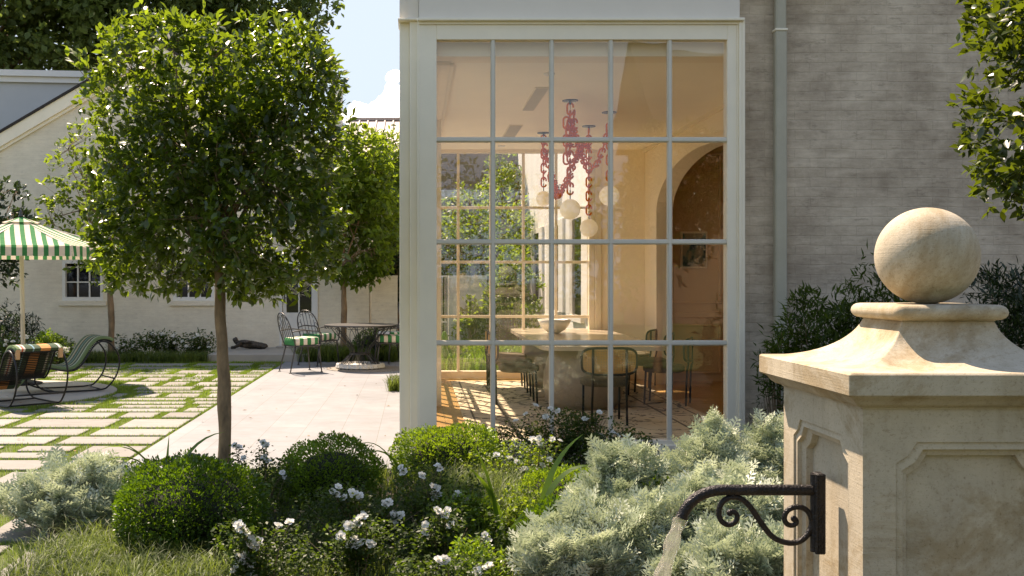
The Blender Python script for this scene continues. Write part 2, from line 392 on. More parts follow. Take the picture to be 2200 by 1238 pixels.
M['shade_core'] = plain('inner_shade_dark', (.012, .015, .006), .95, .3, 20)

def amber():
    m, nt, b = mat_new('amber_resin')
    b.inputs['Base Color'].default_value = (.9, .26, .0, 1); b.inputs['Roughness'].default_value = .3
    b.inputs['Subsurface Weight'].default_value = 0
    tl = N(nt, 'ShaderNodeBsdfTranslucent'); tl.inputs['Color'].default_value = (1, .42, .025, 1)
    mx = N(nt, 'ShaderNodeMixShader', i_0=.65); nt.links.new(b.outputs[0], mx.inputs[1]); nt.links.new(tl.outputs[0], mx.inputs[2])
    nt.links.new(mx.outputs[0], nt.nodes['Material Output'].inputs['Surface']); return m
M['amber'] = amber()

def terrace_mat():
    m, nt, b = mat_new('cream_paving')
    tc = nt.nodes.new('ShaderNodeTexCoord')
    mp = N(nt, 'ShaderNodeMapping'); mp.inputs['Rotation'].default_value = (0, 0, R(90)); mp.inputs['Location'].default_value = (0, .002, 0)
    nt.links.new(tc.outputs['Object'], mp.inputs['Vector'])
    br = N(nt, 'ShaderNodeTexBrick', i_Scale=1.0, i_Brick_Width=.92, i_Row_Height=.37); br.offset = .5
    br.inputs['Mortar Size'].default_value = .0028; br.inputs['Mortar Smooth'].default_value = .2
    br.inputs['Color1'].default_value = (.232, .240, .250, 1); br.inputs['Color2'].default_value = (.255, .265, .275, 1); br.inputs['Mortar'].default_value = (.165, .155, .14, 1)
    nt.links.new(mp.outputs[0], br.inputs['Vector'])
    n1 = N(nt, 'ShaderNodeTexNoise', i_Scale=1.3, i_Detail=8.0, i_Roughness=.6); nt.links.new(tc.outputs['Object'], n1.inputs['Vector'])
    r1 = ramp(nt, [(.3, (.84, .84, .84)), (.7, (1.06, 1.06, 1.06))]); nt.links.new(n1.outputs['Fac'], r1.inputs[0])
    o = mixc(nt, 1.0, br.outputs['Color'], r1.outputs[0], 'MULTIPLY'); nt.links.new(o, b.inputs['Base Color'])
    n7 = N(nt, 'ShaderNodeTexNoise', i_Scale=5.0, i_Detail=9.0, i_Roughness=.7); nt.links.new(tc.outputs['Object'], n7.inputs['Vector'])
    r7 = ramp(nt, [(.35, (1.04, 1.04, 1.04)), (.72, (.86, .84, .80))]); nt.links.new(n7.outputs['Fac'], r7.inputs[0]); nt.links.new(mixc(nt, 1.0, o, r7.outputs[0], 'MULTIPLY'), b.inputs['Base Color'])
    b.inputs['Roughness'].default_value = .55; b.inputs['Specular IOR Level'].default_value = .3
    return m
M['terrace'] = terrace_mat()
def paver_mat():
    m, nt, b = mat_new('limestone_paver')
    at_ = N(nt, 'ShaderNodeAttribute', attribute_name='rnd')
    rp = ramp(nt, [(0, (.18, .170, .152)), (1, (.245, .237, .216))]); nt.links.new(at_.outputs['Fac'], rp.inputs[0])
    mp = coord(nt, (1, 3, 1)); n1 = N(nt, 'ShaderNodeTexNoise', i_Scale=4.0, i_Detail=9.0, i_Roughness=.65); nt.links.new(mp.outputs[0], n1.inputs['Vector'])
    r1 = ramp(nt, [(.3, (.78, .78, .76)), (.7, (1.1, 1.1, 1.1))]); nt.links.new(n1.outputs['Fac'], r1.inputs[0])
    o = mixc(nt, 1.0, rp.outputs[0], r1.outputs[0], 'MULTIPLY'); nt.links.new(o, b.inputs['Base Color'])
    b.inputs['Roughness'].default_value = .8
    bp = N(nt, 'ShaderNodeBump', i_Strength=.3, i_Distance=.01); nt.links.new(n1.outputs['Fac'], bp.inputs['Height']); nt.links.new(bp.outputs[0], b.inputs['Normal'])
    return m
M['paver'] = paver_mat()
def floor_mat():
    m, nt, b = mat_new('oak_floor')
    mp = coord(nt, (1, 1, 1)); br = N(nt, 'ShaderNodeTexBrick', i_Scale=1.0, i_Brick_Width=1.2, i_Row_Height=.12)
    br.inputs['Mortar Size'].default_value = .003; br.inputs['Color1'].default_value = (.46, .26, .085, 1); br.inputs['Color2'].default_value = (.55, .33, .12, 1)
    br.inputs['Mortar'].default_value = (.10, .05, .02, 1); nt.links.new(mp.outputs[0], br.inputs['Vector']); nt.links.new(br.outputs[0], b.inputs['Base Color'])
    b.inputs['Roughness'].default_value = .35; return m
M['floor'] = floor_mat()
def rug_mat(x0, x1, y0, y1):
    m, nt, b = mat_new('patterned_rug')
    tc = nt.nodes.new('ShaderNodeTexCoord'); sp = nt.nodes.new('ShaderNodeSeparateXYZ'); nt.links.new(tc.outputs['Object'], sp.inputs[0])
    def edge(sock, lo, hi):
        a = N(nt, 'ShaderNodeMath', operation='SUBTRACT', i_1=lo); nt.links.new(sock, a.inputs[0])
        c = N(nt, 'ShaderNodeMath', operation='SUBTRACT', i_0=hi); nt.links.new(sock, c.inputs[1])
        d = N(nt, 'ShaderNodeMath', operation='MINIMUM'); nt.links.new(a.outputs[0], d.inputs[0]); nt.links.new(c.outputs[0], d.inputs[1]); return d
    e1 = edge(sp.outputs[0], x0, x1); e2 = edge(sp.outputs[1], y0, y1)
    d = N(nt, 'ShaderNodeMath', operation='MINIMUM'); nt.links.new(e1.outputs[0], d.inputs[0]); nt.links.new(e2.outputs[0], d.inputs[1])
    w = (1, 1, 1); k = (0, 0, 0)
    r1 = ramp(nt, [(0, k), (.10, w), (.122, k), (.44, w), (.47, k)], 'CONSTANT'); nt.links.new(d.outputs[0], r1.inputs[0])
    mp = N(nt, 'ShaderNodeMapping'); mp.inputs['Scale'].default_value = (1, 1, 1); nt.links.new(tc.outputs['Object'], mp.inputs['Vector'])
    vo = N(nt, 'ShaderNodeTexNoise', i_Scale=3.0, i_Detail=3.0, i_Distortion=1.2); nt.links.new(mp.outputs[0], vo.inputs['Vector'])
    ab = N(nt, 'ShaderNodeMath', operation='SUBTRACT', i_1=.5); nt.links.new(vo.outputs['Fac'], ab.inputs[0])
    ab2 = N(nt, 'ShaderNodeMath', operation='ABSOLUTE'); nt.links.new(ab.outputs[0], ab2.inputs[0])
    r2 = ramp(nt, [(0, w), (.022, w), (.032, k)]); nt.links.new(ab2.outputs[0], r2.inputs[0])
    n5 = N(nt, 'ShaderNodeTexNoise', i_Scale=2.1, i_Detail=2.0); nt.links.new(tc.outputs['Object'], n5.inputs['Vector'])
    r5 = ramp(nt, [(.36, k), (.44, w)]); nt.links.new(n5.outputs['Fac'], r5.inputs[0])
    mu = N(nt, 'ShaderNodeMath', operation='MULTIPLY'); nt.links.new(r2.outputs[0], mu.inputs[0]); nt.links.new(r5.outputs[0], mu.inputs[1])
    mx = N(nt, 'ShaderNodeMath', operation='MAXIMUM'); nt.links.new(mu.outputs[0], mx.inputs[0]); nt.links.new(r1.outputs[0], mx.inputs[1])
    ms = N(nt, 'ShaderNodeMath', operation='MULTIPLY', i_1=.85); nt.links.new(mx.outputs[0], ms.inputs[0])
    o = mixc(nt, ms.outputs[0], (.70, .60, .42), (.06, .045, .035)); nt.links.new(o, b.inputs['Base Color']); b.inputs['Roughness'].default_value = .95
    return m
def cane_mat():
    m, nt, b = mat_new('cane_weave'); out = nt.nodes['Material Output']
    b.inputs['Base Color'].default_value = (.62, .34, .10, 1); b.inputs['Roughness'].default_value = .5
    tc = nt.nodes.new('ShaderNodeTexCoord'); sp = nt.nodes.new('ShaderNodeSeparateXYZ'); nt.links.new(tc.outputs['Object'], sp.inputs[0])
    def saw(s, f):
        a = N(nt, 'ShaderNodeMath', operation='MULTIPLY', i_1=f); nt.links.new(s, a.inputs[0])
        fr = N(nt, 'ShaderNodeMath', operation='FRACT'); nt.links.new(a.outputs[0], fr.inputs[0])
        g = N(nt, 'ShaderNodeMath', operation='GREATER_THAN', i_1=.52); nt.links.new(fr.outputs[0], g.inputs[0]); return g
    g1 = saw(sp.outputs[0], 62); g2 = saw(sp.outputs[2], 62)
    mu = N(nt, 'ShaderNodeMath', operation='MULTIPLY'); nt.links.new(g1.outputs[0], mu.inputs[0]); nt.links.new(g2.outputs[0], mu.inputs[1])
    tr = N(nt, 'ShaderNodeBsdfTransparent'); mx = N(nt, 'ShaderNodeMixShader')
    nt.links.new(mu.outputs[0], mx.inputs[0]); nt.links.new(b.outputs[0], mx.inputs[1]); nt.links.new(tr.outputs[0], mx.inputs[2]); nt.links.new(mx.outputs[0], out.inputs['Surface'])
    return m
M['cane'] = cane_mat()
def water_mat():
    m, nt, b = mat_new('water')
    b.inputs['Base Color'].default_value = (.95, .96, .93, 1); b.inputs['Roughness'].default_value = .03
    b.inputs['IOR'].default_value = 1.33; b.inputs['Transmission Weight'].default_value = 1
    mp = coord(nt, (1, 1, .12)); n1 = N(nt, 'ShaderNodeTexNoise', i_Scale=120.0, i_Detail=3.0); nt.links.new(mp.outputs[0], n1.inputs['Vector'])
    bp = N(nt, 'ShaderNodeBump', i_Strength=.8, i_Distance=.01); nt.links.new(n1.outputs['Fac'], bp.inputs['Height']); nt.links.new(bp.outputs[0], b.inputs['Normal'])
    tl = N(nt, 'ShaderNodeBsdfTransparent'); tl.inputs['Color'].default_value = (.95, .95, .88, 1)
    mx = N(nt, 'ShaderNodeMixShader', i_0=.55); nt.links.new(b.outputs[0], mx.inputs[1]); nt.links.new(tl.outputs[0], mx.inputs[2])
    ts = N(nt, 'ShaderNodeBsdfTranslucent'); ts.inputs['Color'].default_value = (1, 1, .96, 1); nt.links.new(bp.outputs[0], ts.inputs['Normal'])
    m2 = N(nt, 'ShaderNodeMixShader', i_0=.10); nt.links.new(mx.outputs[0], m2.inputs[1]); nt.links.new(ts.outputs[0], m2.inputs[2])
    nt.links.new(m2.outputs[0], nt.nodes['Material Output'].inputs['Surface'])
    return m
M['water'] = water_mat()
GREEN = (.035, .21, .075); CREAM = (.70, .62, .52)
M['awning'] = stripes_mat('green_white_canvas', 0, 0, .132, [(0, GREEN), (.45, CREAM)], 'UV', .9, .3)
M['cushion'] = stripes_mat('green_white_cushion', 0, 0, .13, [(0, GREEN), (.5, (.72, .64, .54))])
og = (.13, .19, .09); dg = (.055, .09, .055)
M['lounge_a'] = stripes_mat('plaid_lounge_fabric', 1, -.3, .3, [(0, og), (.10, (.62, .55, .48)), (.14, (.45, .10, .05)), (.17, (.62, .55, .48)), (.21, dg), (.36, (.2, .35, .42)), (.39, dg), (.52, (.60, .26, .10)), (.72, dg), (.88, (.62, .58, .52)), (.92, og)])
M['lounge_b'] = stripes_mat('striped_lounge_fabric', 1, -.3, .3, [(0, og), (.10, (.5, .5, .4)), (.14, dg), (.27, (.26, .17, .11)), (.31, (.30, .33, .25)), (.36, dg), (.50, (.20, .30, .32)), (.53, dg), (.66, (.34, .24, .16)), (.72, (.33, .34, .27)), (.76, dg), (.90, (.34, .33, .26)), (.93, og)])
# ------------------------------------------------------------------ setting: ground, paving
def struct(o): o['kind'] = 'structure'; return o
S_ = MB(); S_.add([(-260, -200, -.05), (260, -200, -.05), (260, 420, -.05), (-260, 420, -.05)], [(0, 1, 2, 3)])
struct(S_.build('ground', M['soil']))
S_ = MB(); S_.box(-30, -1.2, 4.6, 23, -.045, -.018); struct(S_.build('lawn', M['lawn']))
S_ = MB(); S_.box(-40, 40, -40, .2, -.045, -.02); struct(S_.build('back_lawn', M['lawn']))
TX = -2.37
S_ = MB(); S_.prism([(TX, 8.28), (-.12, 8.28), (-.12, 15.62), (12, 15.62), (12, 20.9), (-1.9, 20.9), (TX, 20.9)], -.044, .004)
struct(S_.build('terrace', M['terrace']))

def pavers():
    r = random.Random(3); rects = []
    y = 4.75; xmax = TX - .05
    while y < 20.4:
        d = r.choice([.24, .42, .42, .55, .62]); x = (xmax if y > 8.15 else -1.0) ; first = True
        if y > 18.4: d = min(d, .42)
        if y < 8.15 and y + d > 8.22: d = 8.15 - y
        if d < .15: y += .12; continue
        while x > -12.5:
            w = r.choice([.30, .40, .52, .6, .85, .95]) * r.uniform(.9, 1.08)
            if first and y > 8.15: w *= r.uniform(.5, 1); first = False
            if d > .5 and r.random() < .35:
                h = d * r.choice([.35, .5, .6]); rects.append((x - w, x, y, y + h - .045)); rects.append((x - w * r.uniform(.7, 1), x, y + h + .045, y + d))
            else: rects.append((x - w, x, y, y + d))
            x -= w + r.uniform(.09, .15)
        y += d + r.uniform(.10, .135)
    return rects
PADC = (-5.75, 13.75); PADR = 1.75
def in_pad(x, y, m=0): return (x - PADC[0])**2 + (y - PADC[1])**2 < (PADR + m)**2
rects = []
for (x0, x1, y0, y1) in pavers():
    cx, cy_ = (x0 + x1)/2, (y0 + y1)/2
    if in_pad(x0, y0) and in_pad(x1, y1) and in_pad(x0, y1) and in_pad(x1, y0): continue
    # pavers cut by the round pad's rim
    m_ = PADR + .08
    if any(in_pad(a, b_, .08) for a in (x0, x1, cx) for b_ in (y0, y1, cy_)):
        opts = []
        ys_c = [v for v in (y0, y1, PADC[1]) if y0 <= v <= y1 and abs(v - PADC[1]) < m_]
        if ys_c and cx > PADC[0]:
            nx = PADC[0] + max(math.sqrt(m_**2 - (v - PADC[1])**2) for v in ys_c)
            if x1 - nx > .10: opts.append(((x1 - nx)*(y1 - y0), (nx, x1, y0, y1)))
        xs_c = [v for v in (x0, x1, PADC[0]) if x0 <= v <= x1 and abs(v - PADC[0]) < m_]
        if xs_c:
            hh = max(math.sqrt(m_**2 - (v - PADC[0])**2) for v in xs_c)
            if cy_ < PADC[1] and PADC[1] - hh - y0 > .08: opts.append(((x1 - x0)*(PADC[1] - hh - y0), (x0, x1, y0, PADC[1] - hh)))
            if cy_ > PADC[1] and y1 - PADC[1] - hh > .08: opts.append(((x1 - x0)*(y1 - PADC[1] - hh), (x0, x1, PADC[1] + hh, y1)))
        if not opts: continue
        x0, x1, y0, y1 = max(opts)[1]
    if y1 > 19.6 and x1 < -3.8: continue
    if x1 > -3.9 and y1 > 18.9: continue
    if y0 < 8.2 and x1 > (-1.75 - (y0 - 5.2) * .12) and y0 < 7.6: 
        x1 = -1.8 - (y0 - 5.2) * .12
        if x1 - x0 < .2: continue
    rects.append((x0, x1, y0, y1))
# wedge pavers that fill in round the pad
for k in range(26):
    a0 = 2*math.pi*k/26
PV = []; PFc = []; prnd = []
for (x0, x1, y0, y1) in rects:
    b = MB(); b.box(x0, x1, y0, y1, -.04, .0 + random.uniform(-.002, .002), .004)
    n = len(PV); PV += b.v; PFc += [tuple(n + i for i in f) for f in b.f]; q = random.random(); prnd += [q]*len(b.f)
me = bpy.data.meshes.new('stepping_stone_paving'); me.from_pydata(PV, [], PFc)
import bmesh
bm_ = bmesh.new(); bm_.from_mesh(me); bmesh.ops.recalc_face_normals(bm_, faces=bm_.faces); bm_.to_mesh(me); bm_.free()
a_ = me.attributes.new('rnd', 'FLOAT', 'FACE'); a_.data.foreach_set('value', prnd); me.materials.append(M['paver'])
o = bpy.data.objects.new('stepping_stone_paving', me); C.objects.link(o); struct(o)
S_ = MB(); S_.lathe([(PADR, -.04), (PADR, .003), (PADR - .004, .006)], (PADC[0], PADC[1], 0), 72); struct(S_.build('round_stone_pad', M['slab']))

# ------------------------------------------------------------------ numpy foliage builder
def frames(d, tilt=.6):
    """d: (n,3) leaf directions -> (n,3,3) matrices whose columns are x(width), y(length), z(normal)"""
    d = d / (np.linalg.norm(d, axis=1, keepdims=True) + 1e-9)
    up = np.tile(np.array([[0, 0, 1.0]]), (len(d), 1)) + RNG.normal(0, tilt, d.shape)
    x = np.cross(d, up); x /= (np.linalg.norm(x, axis=1, keepdims=True) + 1e-9)
    z = np.cross(x, d)
    return np.stack([x, d, z], axis=2)
def leafmesh(name, groups, mat, parent=None, rnd=None, clump=None):
    VV = []; LI = []; LT = []; RV = []; off = 0
    for (tv, tf, P, Rm, S) in groups:
        tv = np.asarray(tv, float); n = len(P)
        if n == 0: continue
        S = np.asarray(S, float)
        if S.ndim == 1: S = np.repeat(S[:, None], 3, 1)
        v = np.einsum('nij,nkj->nki', Rm, tv[None] * S[:, None, :]) + P[:, None, :]
        k = len(tv); VV.append(v.reshape(-1, 3))
        base = off + np.arange(n) * k
        cnt = [len(f) for f in tf]; flat = np.concatenate([np.array(f) for f in tf])
        LI.append((base[:, None] + flat[None]).reshape(-1)); LT.append(np.tile(cnt, n))
        q = RNG.random(n) if rnd is None else np.clip(RNG.normal(rnd, .2, n), 0, 1)
        if clump is not None:
            cl = np.array([noise.noise(Vector(p) * clump[0] + Vector((clump[2] if len(clump) > 2 else 0,)*3)) for p in P]); q = np.clip(q * .7 + .15 + cl * clump[1], 0, 1)
        RV.append(np.repeat(q, len(tf))); off += n * k
    V = np.concatenate(VV).astype(np.float32); L = np.concatenate(LI).astype(np.int32); T = np.concatenate(LT).astype(np.int32)
    inv = root_inv(parent) if parent else None
    if inv is not None:
        A = np.array(inv); V = (V @ A[:3, :3].T + A[:3, 3]).astype(np.float32)
    me = bpy.data.meshes.new(name); me.vertices.add(len(V)); me.vertices.foreach_set('co', V.ravel())
    me.loops.add(len(L)); me.loops.foreach_set('vertex_index', L)
    me.polygons.add(len(T)); st = np.concatenate([[0], np.cumsum(T)[:-1]]).astype(np.int32); me.polygons.foreach_set('loop_start', st)
    me.update(calc_edges=True)
    at_ = me.attributes.new('rnd', 'FLOAT', 'FACE'); at_.data.foreach_set('value', np.concatenate(RV).astype(np.float32))
    me.materials.append(mat)
    o = bpy.data.objects.new(name, me); C.objects.link(o)
    if parent: o.parent = parent
    return o
# leaf templates, length 1 along +y
L_OV = ([(0,0,0), (.17,.22,.05), (.24,.55,.06), (0,1,-.06), (-.24,.55,.06), (-.17,.22,.05), (0,.22,0), (0,.58,0)],
        [(0,1,6), (1,2,7,6), (2,3,7), (0,6,5), (6,7,4,5), (7,3,4)])
L_SM = ([(0,0,0), (.30,.5,.08), (0,1,0), (-.30,.5,.08)], [(0,1,2), (0,2,3)])
L_NAR = ([(0,0,0), (.11,.45,.03), (0,1,-.08), (-.11,.45,.03)], [(0,1,2), (0,2,3)])
def lobed(nl=4):
    v = [(0,0,0)]; f = []
    def spike(ax, ay, bx, by, w):
        dx, dy = bx-ax, by-ay; L = math.hypot(dx, dy); px_, py_ = -dy/L*w, dx/L*w; n = len(v)
        v.extend([(ax,ay,0), ((ax+bx)/2+px_, (ay+by)/2+py_, .02), (bx,by,.05), ((ax+bx)/2-px_, (ay+by)/2-py_, .02)]); f.append((n,n+1,n+2,n+3))
    spike(0, 0, 0, 1, .034)
    for i in range(nl):
        y = .22 + i * .19; l = .40 - i * .06
        for s in (-1, 1):
            spike(0, y, s*l*.85, y + l*.75, .046)
            if i < 3: spike(s*l*.4, y + l*.36, s*l*1.05, y + l*.30, .038)
    return v, f
L_ART = lobed()
def unit(n):
    d = RNG.normal(0, 1, (n, 3)); return d / np.linalg.norm(d, axis=1, keepdims=True)
def superpt(n, ex, pw=.35):
    """points in a rounded box of exponent ex, pushed towards the skin"""
    if ex > 3:
        d = RNG.uniform(-1, 1, (n, 3)); f = RNG.integers(0, 3, n); d[np.arange(n), f] = np.sign(d[np.arange(n), f])
    else: d = unit(n)
    k = (np.abs(d)**ex).sum(1)**(1/ex); s = d / k[:, None]
    return s * (RNG.random(n)**pw)[:, None], s

def tree(name, label, base, r0, crown, half, ex, ncl, nleaf, lsize, mat, cat='tree', group=None, tmpl=L_OV, z_fork=None, gap=-.35, gf=1.6,
         limbs=14, pw=.4, rough=.10, lean=(0, 0), bark='bark', tw=True, knob=0, seg=10, flat=None, cl_r=1.0, bias=None):
    t = thing(name, base, label, cat, group)
    b = Vector(base); c = Vector(crown); h = Vector(half)
    zf = z_fork if z_fork else c.z - h.z * .75
    fork = Vector((b.x + lean[0], b.y + lean[1], zf))
    m = MB()
    tp = []; tr = []
    topz = c.z + h.z * .25
    for i in range(46):
        u = i / 45; z = b.z + (topz - b.z) * u
        p = Vector((b.x + lean[0]*u + .25*r0*math.sin(u*9 + b.x) + .3*r0*noise.noise(Vector((b.x, u*11, 2))), b.y + lean[1]*u, z)); rr = r0 * (1.12 - .5*u) * (1 + .07*math.sin(u*23 + b.y) + .16*abs(noise.noise(Vector((u*9, b.x, b.y)))))
        if u > .45: rr *= max(.25, 1 - (u - .45) * 1.3)
        tp.append(p); tr.append(rr)
    m.tube(tp, tr, 14)
    ends = []
    for i in range(limbs):
        a = 2*math.pi*i/limbs + random.uniform(-.3, .3); u = random.uniform(.1, 1)
        st = tp[min(45, int(18 + u*24))] if zf < topz else fork
        st = Vector((st.x, st.y, max(zf, b.z + (topz - b.z)*random.uniform(.35, .95)))); st.x = b.x + lean[0]*(st.z-b.z)/(topz-b.z); st.y = b.y + lean[1]*(st.z-b.z)/(topz-b.z)
        en = Vector((c.x + h.x*.72*math.cos(a)*random.uniform(.5, 1.1), c.y + h.y*.72*math.sin(a)*random.uniform(.5, 1.1), c.z + h.z*random.uniform(-.6, .85)))
        md = (st + en)/2 + Vector((random.uniform(-.1, .1)*h.x, random.uniform(-.1, .1)*h.y, random.uniform(-.02, .12)*h.z))
        pts = curve_pts([st, md, en], 5); m.tube(pts, [r0*(.36 - .28*k/(len(pts)-1)) for k in range(len(pts))], 6); ends += pts[3:]
    # clusters
    P, S = superpt(ncl * 2, ex, pw)
    q = P * np.array(half) ; q += np.array(crown)
    keep = []
    for i, p in enumerate(q):
        v = noise.noise(Vector(p) * gf + Vector((b.x*3, 1.7, b.y)))
        if v > gap: keep.append(i)
        if len(keep) >= ncl: break
    q = q[keep]; S = S[keep]
    nn = np.array([noise.noise_vector(Vector(p) * 1.3) for p in q]); q = q + nn * np.array(half) * rough
    if tw:
        E = np.array([tuple(e) for e in ends])
        for i in RNG.choice(len(q), min(len(q), 260), replace=False):
            j = np.argmin(((E - q[i])**2).sum(1)); m.tube([tuple(E[j]), tuple((E[j]+q[i])/2 + RNG.normal(0, .02, 3)), tuple(q[i])], [r0*.09, r0*.06, r0*.03], 4, cap=False)
    m.build('trunk', M[bark], t, True)
    n = len(q); out = S / (np.linalg.norm(S, axis=1, keepdims=True) + 1e-9)
    out[:, 2] += .35
    PP = []; DD = []
    for k in range(nleaf):
        d = out * .55 + unit(n) * 1.0; d /= np.linalg.norm(d, axis=1, keepdims=True)
        d[:, 2] -= .12
        PP.append(q + unit(n) * (RNG.random(n)[:, None]) * lsize * .75 * cl_r); DD.append(d)
    P_ = np.concatenate(PP); D_ = np.concatenate(DD)
    s = lsize * RNG.uniform(.6, 1.15, len(P_))
    leafmesh('crown', [(tmpl[0], tmpl[1], P_, frames(D_), s)], mat, t, clump=(2.2, .35))
    return t

def boxwood(label, x, y, r, ztop, n, mat, leaf=.016, ex=2.3, zb=-.02):
    t = thing('boxwood_shrub', (x, y, zb), label, 'shrub')
    hz = (ztop - zb) / 2 * 1.0; cz = zb + hz
    c = MB(); c.ball((x, y, cz), 1, 24, 14, (r*.74, r*.74, hz*.76)); c.build('inner_shade_core', M['shade_core'], t, True)  # near-black solid added to block the view through, standing for inner shade
    P, S = superpt(n, ex, .16); q = P * np.array([r, r, hz]) + np.array([x, y, cz])
    nn = np.array([noise.noise(Vector(p) * 7) for p in q]); q += S * (nn * .035)[:, None]
    nn = np.array([noise.noise(Vector(p) * 3.1) for p in q]); q += S * (nn * .085)[:, None]
    nn = np.array([noise.noise(Vector(p) * 17) for p in q]); q += S * (np.clip(nn, 0, 1) * .06)[:, None]
    d = S / np.linalg.norm(S, axis=1, keepdims=True) * .9 + unit(n) * .75; d[:, 2] += .25
    s = leaf * RNG.uniform(.7, 1.3, n)
    leafmesh('foliage', [(L_SM[0], L_SM[1], q, frames(d, .9), s)], mat, t, clump=(6, .5))
    return t

def artemisia(label, x, y, rx, ry, ztop, nst, mat=None, seed=0):
    t = thing('silver_artemisia', (x, y, 0), label, 'shrub')
    st = MB(); P = []; D = []; S = []
    rr = random.Random(seed + 5)
    for i in range(nst):
        a = rr.uniform(0, 2*math.pi); u = math.sqrt(rr.random()); ex_, ey = rx*u*math.cos(a), ry*u*math.sin(a)
        hgt = ztop * (1 - .55*u*u) * rr.uniform(.72, 1.06)
        b0 = Vector((x + ex_*.35, y + ey*.35, 0)); b1 = Vector((x + ex_, y + ey, hgt)); mid = (b0 + b1)/2 + Vector((ex_*.15, ey*.15, 0))
        pts = curve_pts([b0, mid, b1], 6); st.tube(pts, [.004 - .0025*k/(len(pts)-1) for k in range(len(pts))], 4, cap=False)
        ax = (b1 - mid).normalized()
        for k in range(4, len(pts)):
            for j in range(2 if k < len(pts) - 4 else 4):
                d = Vector((rr.gauss(0, 1), rr.gauss(0, 1), rr.gauss(0, .4))).normalized() * .9 + ax * (.45 if k < len(pts) - 2 else 1.0)
                P.append(tuple(pts[k] + Vector((rr.gauss(0, .004),)*3))); D.append(tuple(d)); S.append(rr.uniform(.085, .15))
    st.build('stems', M['twig'], t)
    P = np.array(P); D = np.array(D)
    leafmesh('foliage', [(L_ART[0], L_ART[1], P, frames(D, .5), np.array(S))], mat or M['l_silver'], t, clump=(5, .4))
    return t

def flower_mesh(seed):
    rr = random.Random(seed); v = []; f = []
    for ring, (n, rad, tilt, ln) in enumerate(((6, .2, .25, 1.0), (6, .12, .7, .82), (5, .05, 1.15, .62))):
        for k in range(n):
            a = 2*math.pi*(k + .5*ring)/n + rr.uniform(-.15, .15); tl = tilt + rr.uniform(-.15, .15); l = ln * rr.uniform(.85, 1.1); w = .46*l
            e = Vector((math.cos(a), math.sin(a), 0)); s = Vector((-math.sin(a), math.cos(a), 0))
            def pt(u, q, cup=0): return e * (rad*.3 + l*u*math.cos(tl)) + s*(q*w) + Vector((0, 0, l*u*math.sin(tl) + cup))
            n0 = len(v); v += [pt(0, -.25), pt(0, .25), pt(.6, .95, .10), pt(1, .5, .02), pt(1.0, -.5, .02), pt(.6, -.95, .10), pt(.55, 0, -.04)]
            f += [(n0, n0+1, n0+6), (n0+1, n0+2, n0+6), (n0+2, n0+3, n0+6), (n0+3, n0+4, n0+6), (n0+4, n0+5, n0+6), (n0+5, n0, n0+6)]
    me = bpy.data.meshes.new('rose_bloom'); me.from_pydata([tuple(p * .5) for p in v], [], f)
    at_ = me.attributes.new('rnd', 'FLOAT', 'FACE'); at_.data.foreach_set('value', [rr.random() for _ in f]); me.materials.append(M['petal'])
    return me
FL = [flower_mesh(i) for i in range(4)]

def rose(label, x, y, rx, ry, ztop, n, flowers, fsize=.049, leaf=.030, zb=0, mat=None, cat='rose bush', gap=-.1, flY=None, name='rose_bush', zmin=.1):
    """flowers: list of pixel positions, placed on the near/top skin of the bush"""
    t = thing(name, (x, y, zb), label, cat)
    n_c = n
    P, S = superpt(n_c, 2.0, .5); q = P * np.array([rx, ry, (ztop - zb)/2]) + np.array([x, y, (ztop + zb)/2])
    keep = np.array([noise.noise(Vector(p) * 5 + Vector((x, 0, 0))) > gap for p in q]); q = q[keep]; S = S[keep]
    nn = np.array([noise.noise_vector(Vector(p) * 4) for p in q]); q += nn * .05
    fl = []
    for f in flowers:
        if len(f) == 2:
            fx, fy = f; yy = (flY if flY else y - ry * .55); p = at(fx, fy, yy)
        else: p = Vector(f)
        fl.append(p)
    st = MB()
    sprays = []
    for p in fl:
        b0 = Vector((x + (p.x - x)*.4, y + (p.y - y)*.4, zb)); mid = (b0 + p)/2 + Vector((random.uniform(-.03, .03), random.uniform(-.03, .03), .04))
        pts = curve_pts([b0, mid, p - Vector((0, 0, .004))], 5); st.tube(pts, [.004 - .002*k/(len(pts)-1) for k in range(len(pts))], 4, cap=False)
        for k in range(3, len(pts)):
            for j in range(3): sprays.append(tuple(pts[k] + Vector((random.gauss(0, .02), random.gauss(0, .02), random.gauss(0, .012) - .012))))
    for i in range(max(6, int(n/120))):
        a = random.uniform(0, 6.28); u = random.random()**.5; e = Vector((x + rx*.85*u*math.cos(a), y + ry*.85*u*math.sin(a), zb + (ztop - zb)*(1 - .4*u*u)))
        st.tube([Vector((x + (e.x-x)*.3, y + (e.y-y)*.3, zb)), (Vector((x, y, zb))*.4 + e*.6), e], [.0045, .003, .0015], 4, cap=False)
    st.build('stems', M['twig'], t)
    Pa = np.concatenate([q, np.array(sprays).reshape(-1, 3)]) if sprays else q
    k3 = 3; Pl = np.repeat(Pa, k3, axis=0) + RNG.normal(0, leaf*.45, (len(Pa)*k3, 3))
    d = unit(len(Pl)); d[:, 2] = d[:, 2]*.5 + .15
    leafmesh('foliage', [(L_SM[0], L_SM[1], Pl, frames(d, .5), leaf * RNG.uniform(.6, 1.1, len(Pl)))], mat or M['l_rose'], t, clump=(5, .4))
    for i, p in enumerate(fl):
        nb = 1
        o = bpy.data.objects.new('flower', FL[i % 4]); C.objects.link(o); o.parent = t
        dirv = Vector((random.uniform(-.5, .5), random.uniform(-1.0, -.15), random.uniform(.35, 1))).normalized()
        s = fsize * random.uniform(.8, 1.15)
        o.matrix_local = root_inv(t) @ Matrix.Translation(p) @ dirv.to_track_quat('Z', 'Y').to_matrix().to_4x4() @ Matrix.Rotation(random.uniform(0, 6), 4, 'Z') @ Matrix.Diagonal((s, s, s, 1))
    return t

